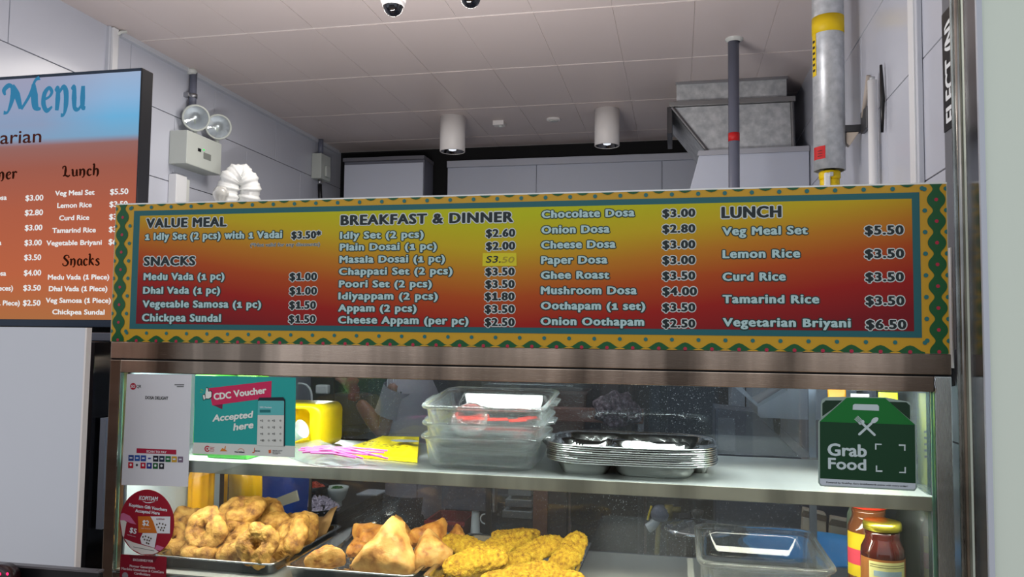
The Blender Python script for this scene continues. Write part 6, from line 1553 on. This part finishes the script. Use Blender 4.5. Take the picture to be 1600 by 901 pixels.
MB().box(q.x-.11,q.x-.06,2.554,2.559,-.35,-.25).build('control_panel', mat('panel_dim', (84,86,92), .4), parent=t)
# grey weighing display on white stem, red crate, paper stack, brown strip door
YW = 2.9
a, b_ = P(690,757,Y=YW), P(772,800,Y=YW)
t = thing('scale_display', 'grey boxy scale display on a white stem seen through the lower rear pane', 'scale', ((a.x+b_.x)/2,YW,b_.z-.2))
MB().box(a.x, b_.x, YW, YW+.06, b_.z, a.z+.06).build('head', mat('display_grey', (70,74,86), .4), parent=t, bevel=.004)
MB().box(b_.x-.004, b_.x+.002, YW-.003, YW+.05, b_.z, a.z+.06).build('side_edge', ALU, parent=t)
sx_ = P(743,800,Y=YW+.03).x
MB().lathe([(.045,-.11),(.045,-.10),(.018,-.085),(.014,0)], (sx_,YW+.03,b_.z-.001), 20).build('stem', PLW2, parent=t, smooth=True)
m = MB(); cxx = P(756,812,Y=YW).x; czz = P(756,812,Y=YW).z
m.tube([(cxx+.018*math.cos(k*math.pi/8), YW+.02, czz+.018*math.sin(k*math.pi/8)) for k in range(17)], .003, 6, caps=False); m.build('ring', PLW2, parent=t, smooth=True)
wt_ = thing('work_table', 'low dark work table in the middle of the kitchen', 'table', (-.5,3.1,ZF+.004))
tz = b_.z-.112
MB().box(-.95,.05,2.8,3.6,tz-.03,tz).build('worktop', DKT, parent=wt_)
for x in (-.93,.03):
    for y in (2.82,3.58): MB().box(x-.015,x+.015,y-.015,y+.015,ZF+.004,tz-.031).build('leg', STEEL_D, parent=wt_)
a, b_ = P(668,812,Y=2.88), P(722,828,Y=2.88)
t = thing('red_crate', 'dark red plastic crate on the work table left of the scale', 'crate', (a.x,2.95,tz+.001))
MB().loft([rrect((a.x+b_.x)/2-.0,2.97,.13,.16,.01,tz+.001),rrect((a.x+b_.x)/2,2.97,.15,.18,.01,a.z+.0),rrect((a.x+b_.x)/2,2.97,.135,.165,.01,a.z),rrect((a.x+b_.x)/2,2.97,.12,.15,.01,tz+.01)]).build('shell', mat('crate_red', (120,20,28), .4), parent=t)
MB().box((a.x+b_.x)/2-.078,(a.x+b_.x)/2+.078,2.872,2.876,a.z-.012,a.z).build('rim', mat('crate_rim', (150,30,34), .4), parent=t)
a, b_ = P(785,770,Y=3.3), P(831,815,Y=3.3)
t = thing('paper_pile', 'pile of pale grey papers and trays right of the scale', 'papers', (b_.x-.05,3.35,tz+.001))
for k in range(4):
    zz = tz+.001+k*.045; MB().box(a.x+.01*k, b_.x-.004*k, 3.3+.01*k, 3.5, zz, zz+.030).build('tray', mat('paper_tray_%d'%k, (128+8*k,134+6*k,134+6*k), .6), parent=t, bevel=.003)
a, b_ = P(833,760,Y=2.5), P(850,850,Y=2.5)
t = thing('brown_door', 'brown wooden post standing behind the right tray', 'post', (a.x,2.5,ZF+.004))
MB().box(a.x, b_.x+.01, 2.5, 2.56, ZF+.004, -.35).build('board', BRN, parent=t, bevel=.002)
MB().box(b_.x+.012, b_.x+.07, 2.505, 2.55, ZF+.004, -.36).build('dark_board', mat('dark_brown', (40,26,22), .6), parent=t)
t = thing('brown_drawer_unit', 'brown wooden unit behind the empty part of the deck', 'unit', (-.2,2.7,ZF+.004))
a, b_ = P(1001,800,Y=2.7), P(1022,870,Y=2.7)
MB().box(a.x, b_.x, 2.74, 2.78, ZF+.004, -.40).build('upright', mat('taupe_board', (86,70,62), .6), parent=t)
a = P(880,800,Y=2.7); MB().box(a.x-.02, a.x+.02, 2.74, 2.78, ZF+.004, -.40).build('upright', mat('taupe_board2', (74,56,52), .6), parent=t)
MB().box(a.x+.021, P(1000,800,Y=2.7).x, 2.75, 2.78, ZF+.004, -.42).build('dark_panel', BLACK, parent=t)
# gas regulator with hose
YR = 2.35; q = P(1018,800,Y=YR)
t = thing('gas_regulator', 'brass and grey gas regulator with a yellow hose left of the pot', 'regulator', tuple(q))
BRS = mat('brass', (130,116,60), .4, .8)
MB().tube(spline([P(1012,825,Y=YR),P(1022,818,Y=YR),P(1030,805,Y=YR),P(1040,800,Y=YR)],5), .014, 12).build('elbow', GALV, parent=t, smooth=True)
MB().lathe([(.010,-.02),(.026,-.016),(.028,0),(.020,.014),(.001,.02)], P(1032,800,Y=YR), 20, (0,-.3,1)).build('diaphragm', GREYPVC, parent=t, smooth=True)
MB().tube([P(1045,788,Y=YR),P(1045,812,Y=YR)], .013, 12).build('body', BRS, parent=t, smooth=True)
MB().tube([P(1040,796,Y=YR),P(1064,796,Y=YR)], .009, 10).build('outlet', BRS, parent=t, smooth=True)
MB().tube(spline([P(1018,790,Y=YR),P(1014,803,Y=YR),P(1012,812,Y=YR)],5), .003, 8).build('yellow_hose', YEL, parent=t, smooth=True)
MB().tube([P(1030,808,Y=YR),P(1026,870,Y=YR),P(1026,1100,Y=YR)], .008, 10).build('riser', BRS, parent=t, smooth=True)
MB().box(P(1010,800,Y=YR).x, P(1060,800,Y=YR).x, YR+.02, YR+.035, ZF+.004, -.36).build('backboard', BLACK, parent=t)
# pot with glass lid
YQ = 2.30; q = P(1078,828,Y=YQ); r = .085
t = thing('cooking_pot', 'steel pot with a rimmed glass lid behind the large glass dish', 'pot', (q.x+.02,YQ,-.9))
MB().lathe([(r*.95,-.30),(r,-.29),(r,-.005),(r*1.05,0)], (q.x+.02,YQ,q.z), 36).build('body', mat('pot_steel', (80,76,76), .25, 1), parent=t, smooth=True)
MB().lathe([(r*1.06,.001),(r*1.08,.006),(r*1.02,.010)], (q.x+.02,YQ,q.z), 36, caps=False).build('lid_rim', MIRROR, parent=t, smooth=True)
MB().lathe([(r*1.01,.008),(r*.7,.022),(r*.2,.032),(.001,.033)], (q.x+.02,YQ,q.z), 36, caps=False).build('lid', mat('lid_dark', (40,42,50), .08, coat=1), parent=t, smooth=True)
MB().lathe([(.010,.033),(.016,.045),(.018,.055),(.001,.060)], (q.x+.02,YQ,q.z), 18).build('knob', BLACK, parent=t, smooth=True)
sv = thing('cooking_range', 'dark steel cooking range under the pot at the right', 'stove', (.25,2.4,ZF+.004))
MB().box(P(1030,828,Y=YQ).x, XR-.02, 2.14, 2.36, ZF+.004, q.z-.302).build('body', STEEL_D, parent=sv)
# kraft paper packages and blue basin
t = thing('blue_basin', 'wide bright blue plastic basin behind the large glass dish', 'basin', (.33,2.28,-.62))
c = P(1275,850,Y=2.24); zt_ = P(1260,829,Y=2.44).z
MB().lathe([(.10,-.10),(.11,-.095),(.175,-.012),(.185,0),(.178,.002),(.165,-.015),(.105,-.088),(.001,-.088)], (c.x,2.26,zt_), 44, caps=False).build('shell', mat('basin_blue', (70,180,250), .35), parent=t, smooth=True)
for k, (xa, xb, ya, yb_, lb) in enumerate(((1245,1292,794,838,'left kraft paper package standing behind the blue basin'),(1284,1345,802,846,'right kraft paper package standing behind the blue basin'))):
    a, b_ = P(xa,ya,Y=2.50+.0*k), P(xb,yb_,Y=2.50)
    tt_ = thing('paper_package', lb, 'package', ((a.x+b_.x)/2,2.5,b_.z), 'kraft paper packages by the stove')
    yk = 2.505-.045*k
    MB().prism([(a.x,yk,-.80),(b_.x,yk,-.80),(b_.x,yk,a.z-.012),(a.x+.02,yk,a.z)], (0,1,0), .035).build('wrap', mat('kraft_%d'%k, (214,192,162), .8, bump=.4, bscale=20), parent=tt_, bevel=.003)
    MB().prism([(a.x+.02,yk-.004,a.z-.005),(b_.x,yk-.004,a.z-.018),(b_.x,yk-.004,a.z-.035),(a.x+.01,yk-.004,a.z-.022)], (0,1,0), .003).build('fold', mat('kraft_fold_%d'%k, (120,100,80), .8), parent=tt_)
st_ = thing('package_shelf', 'dark low shelf carrying the blue basin and paper packages', 'shelf', (.35,2.5,ZF+.004))
MB().box(.09, XR-.03, 2.445-.0, 2.76, -.815, -.801).build('board', STEEL_D, parent=st_)
for x in (.10,.55): MB().box(x-.008,x+.008,2.50,2.52,ZF+.004,-.816).build('leg', STEEL_D, parent=st_)

# ------------------------------------------------------------------ lift everything to the real floor (z = 0)
bpy.context.view_layer.update()
for o in list(bpy.data.objects):
    if o.parent is None and o.name in sc.objects:
        if o is cam: o.matrix_world = Matrix.Translation((0,0,EYE)) @ cam.matrix_world
        else: o.location.z += EYE
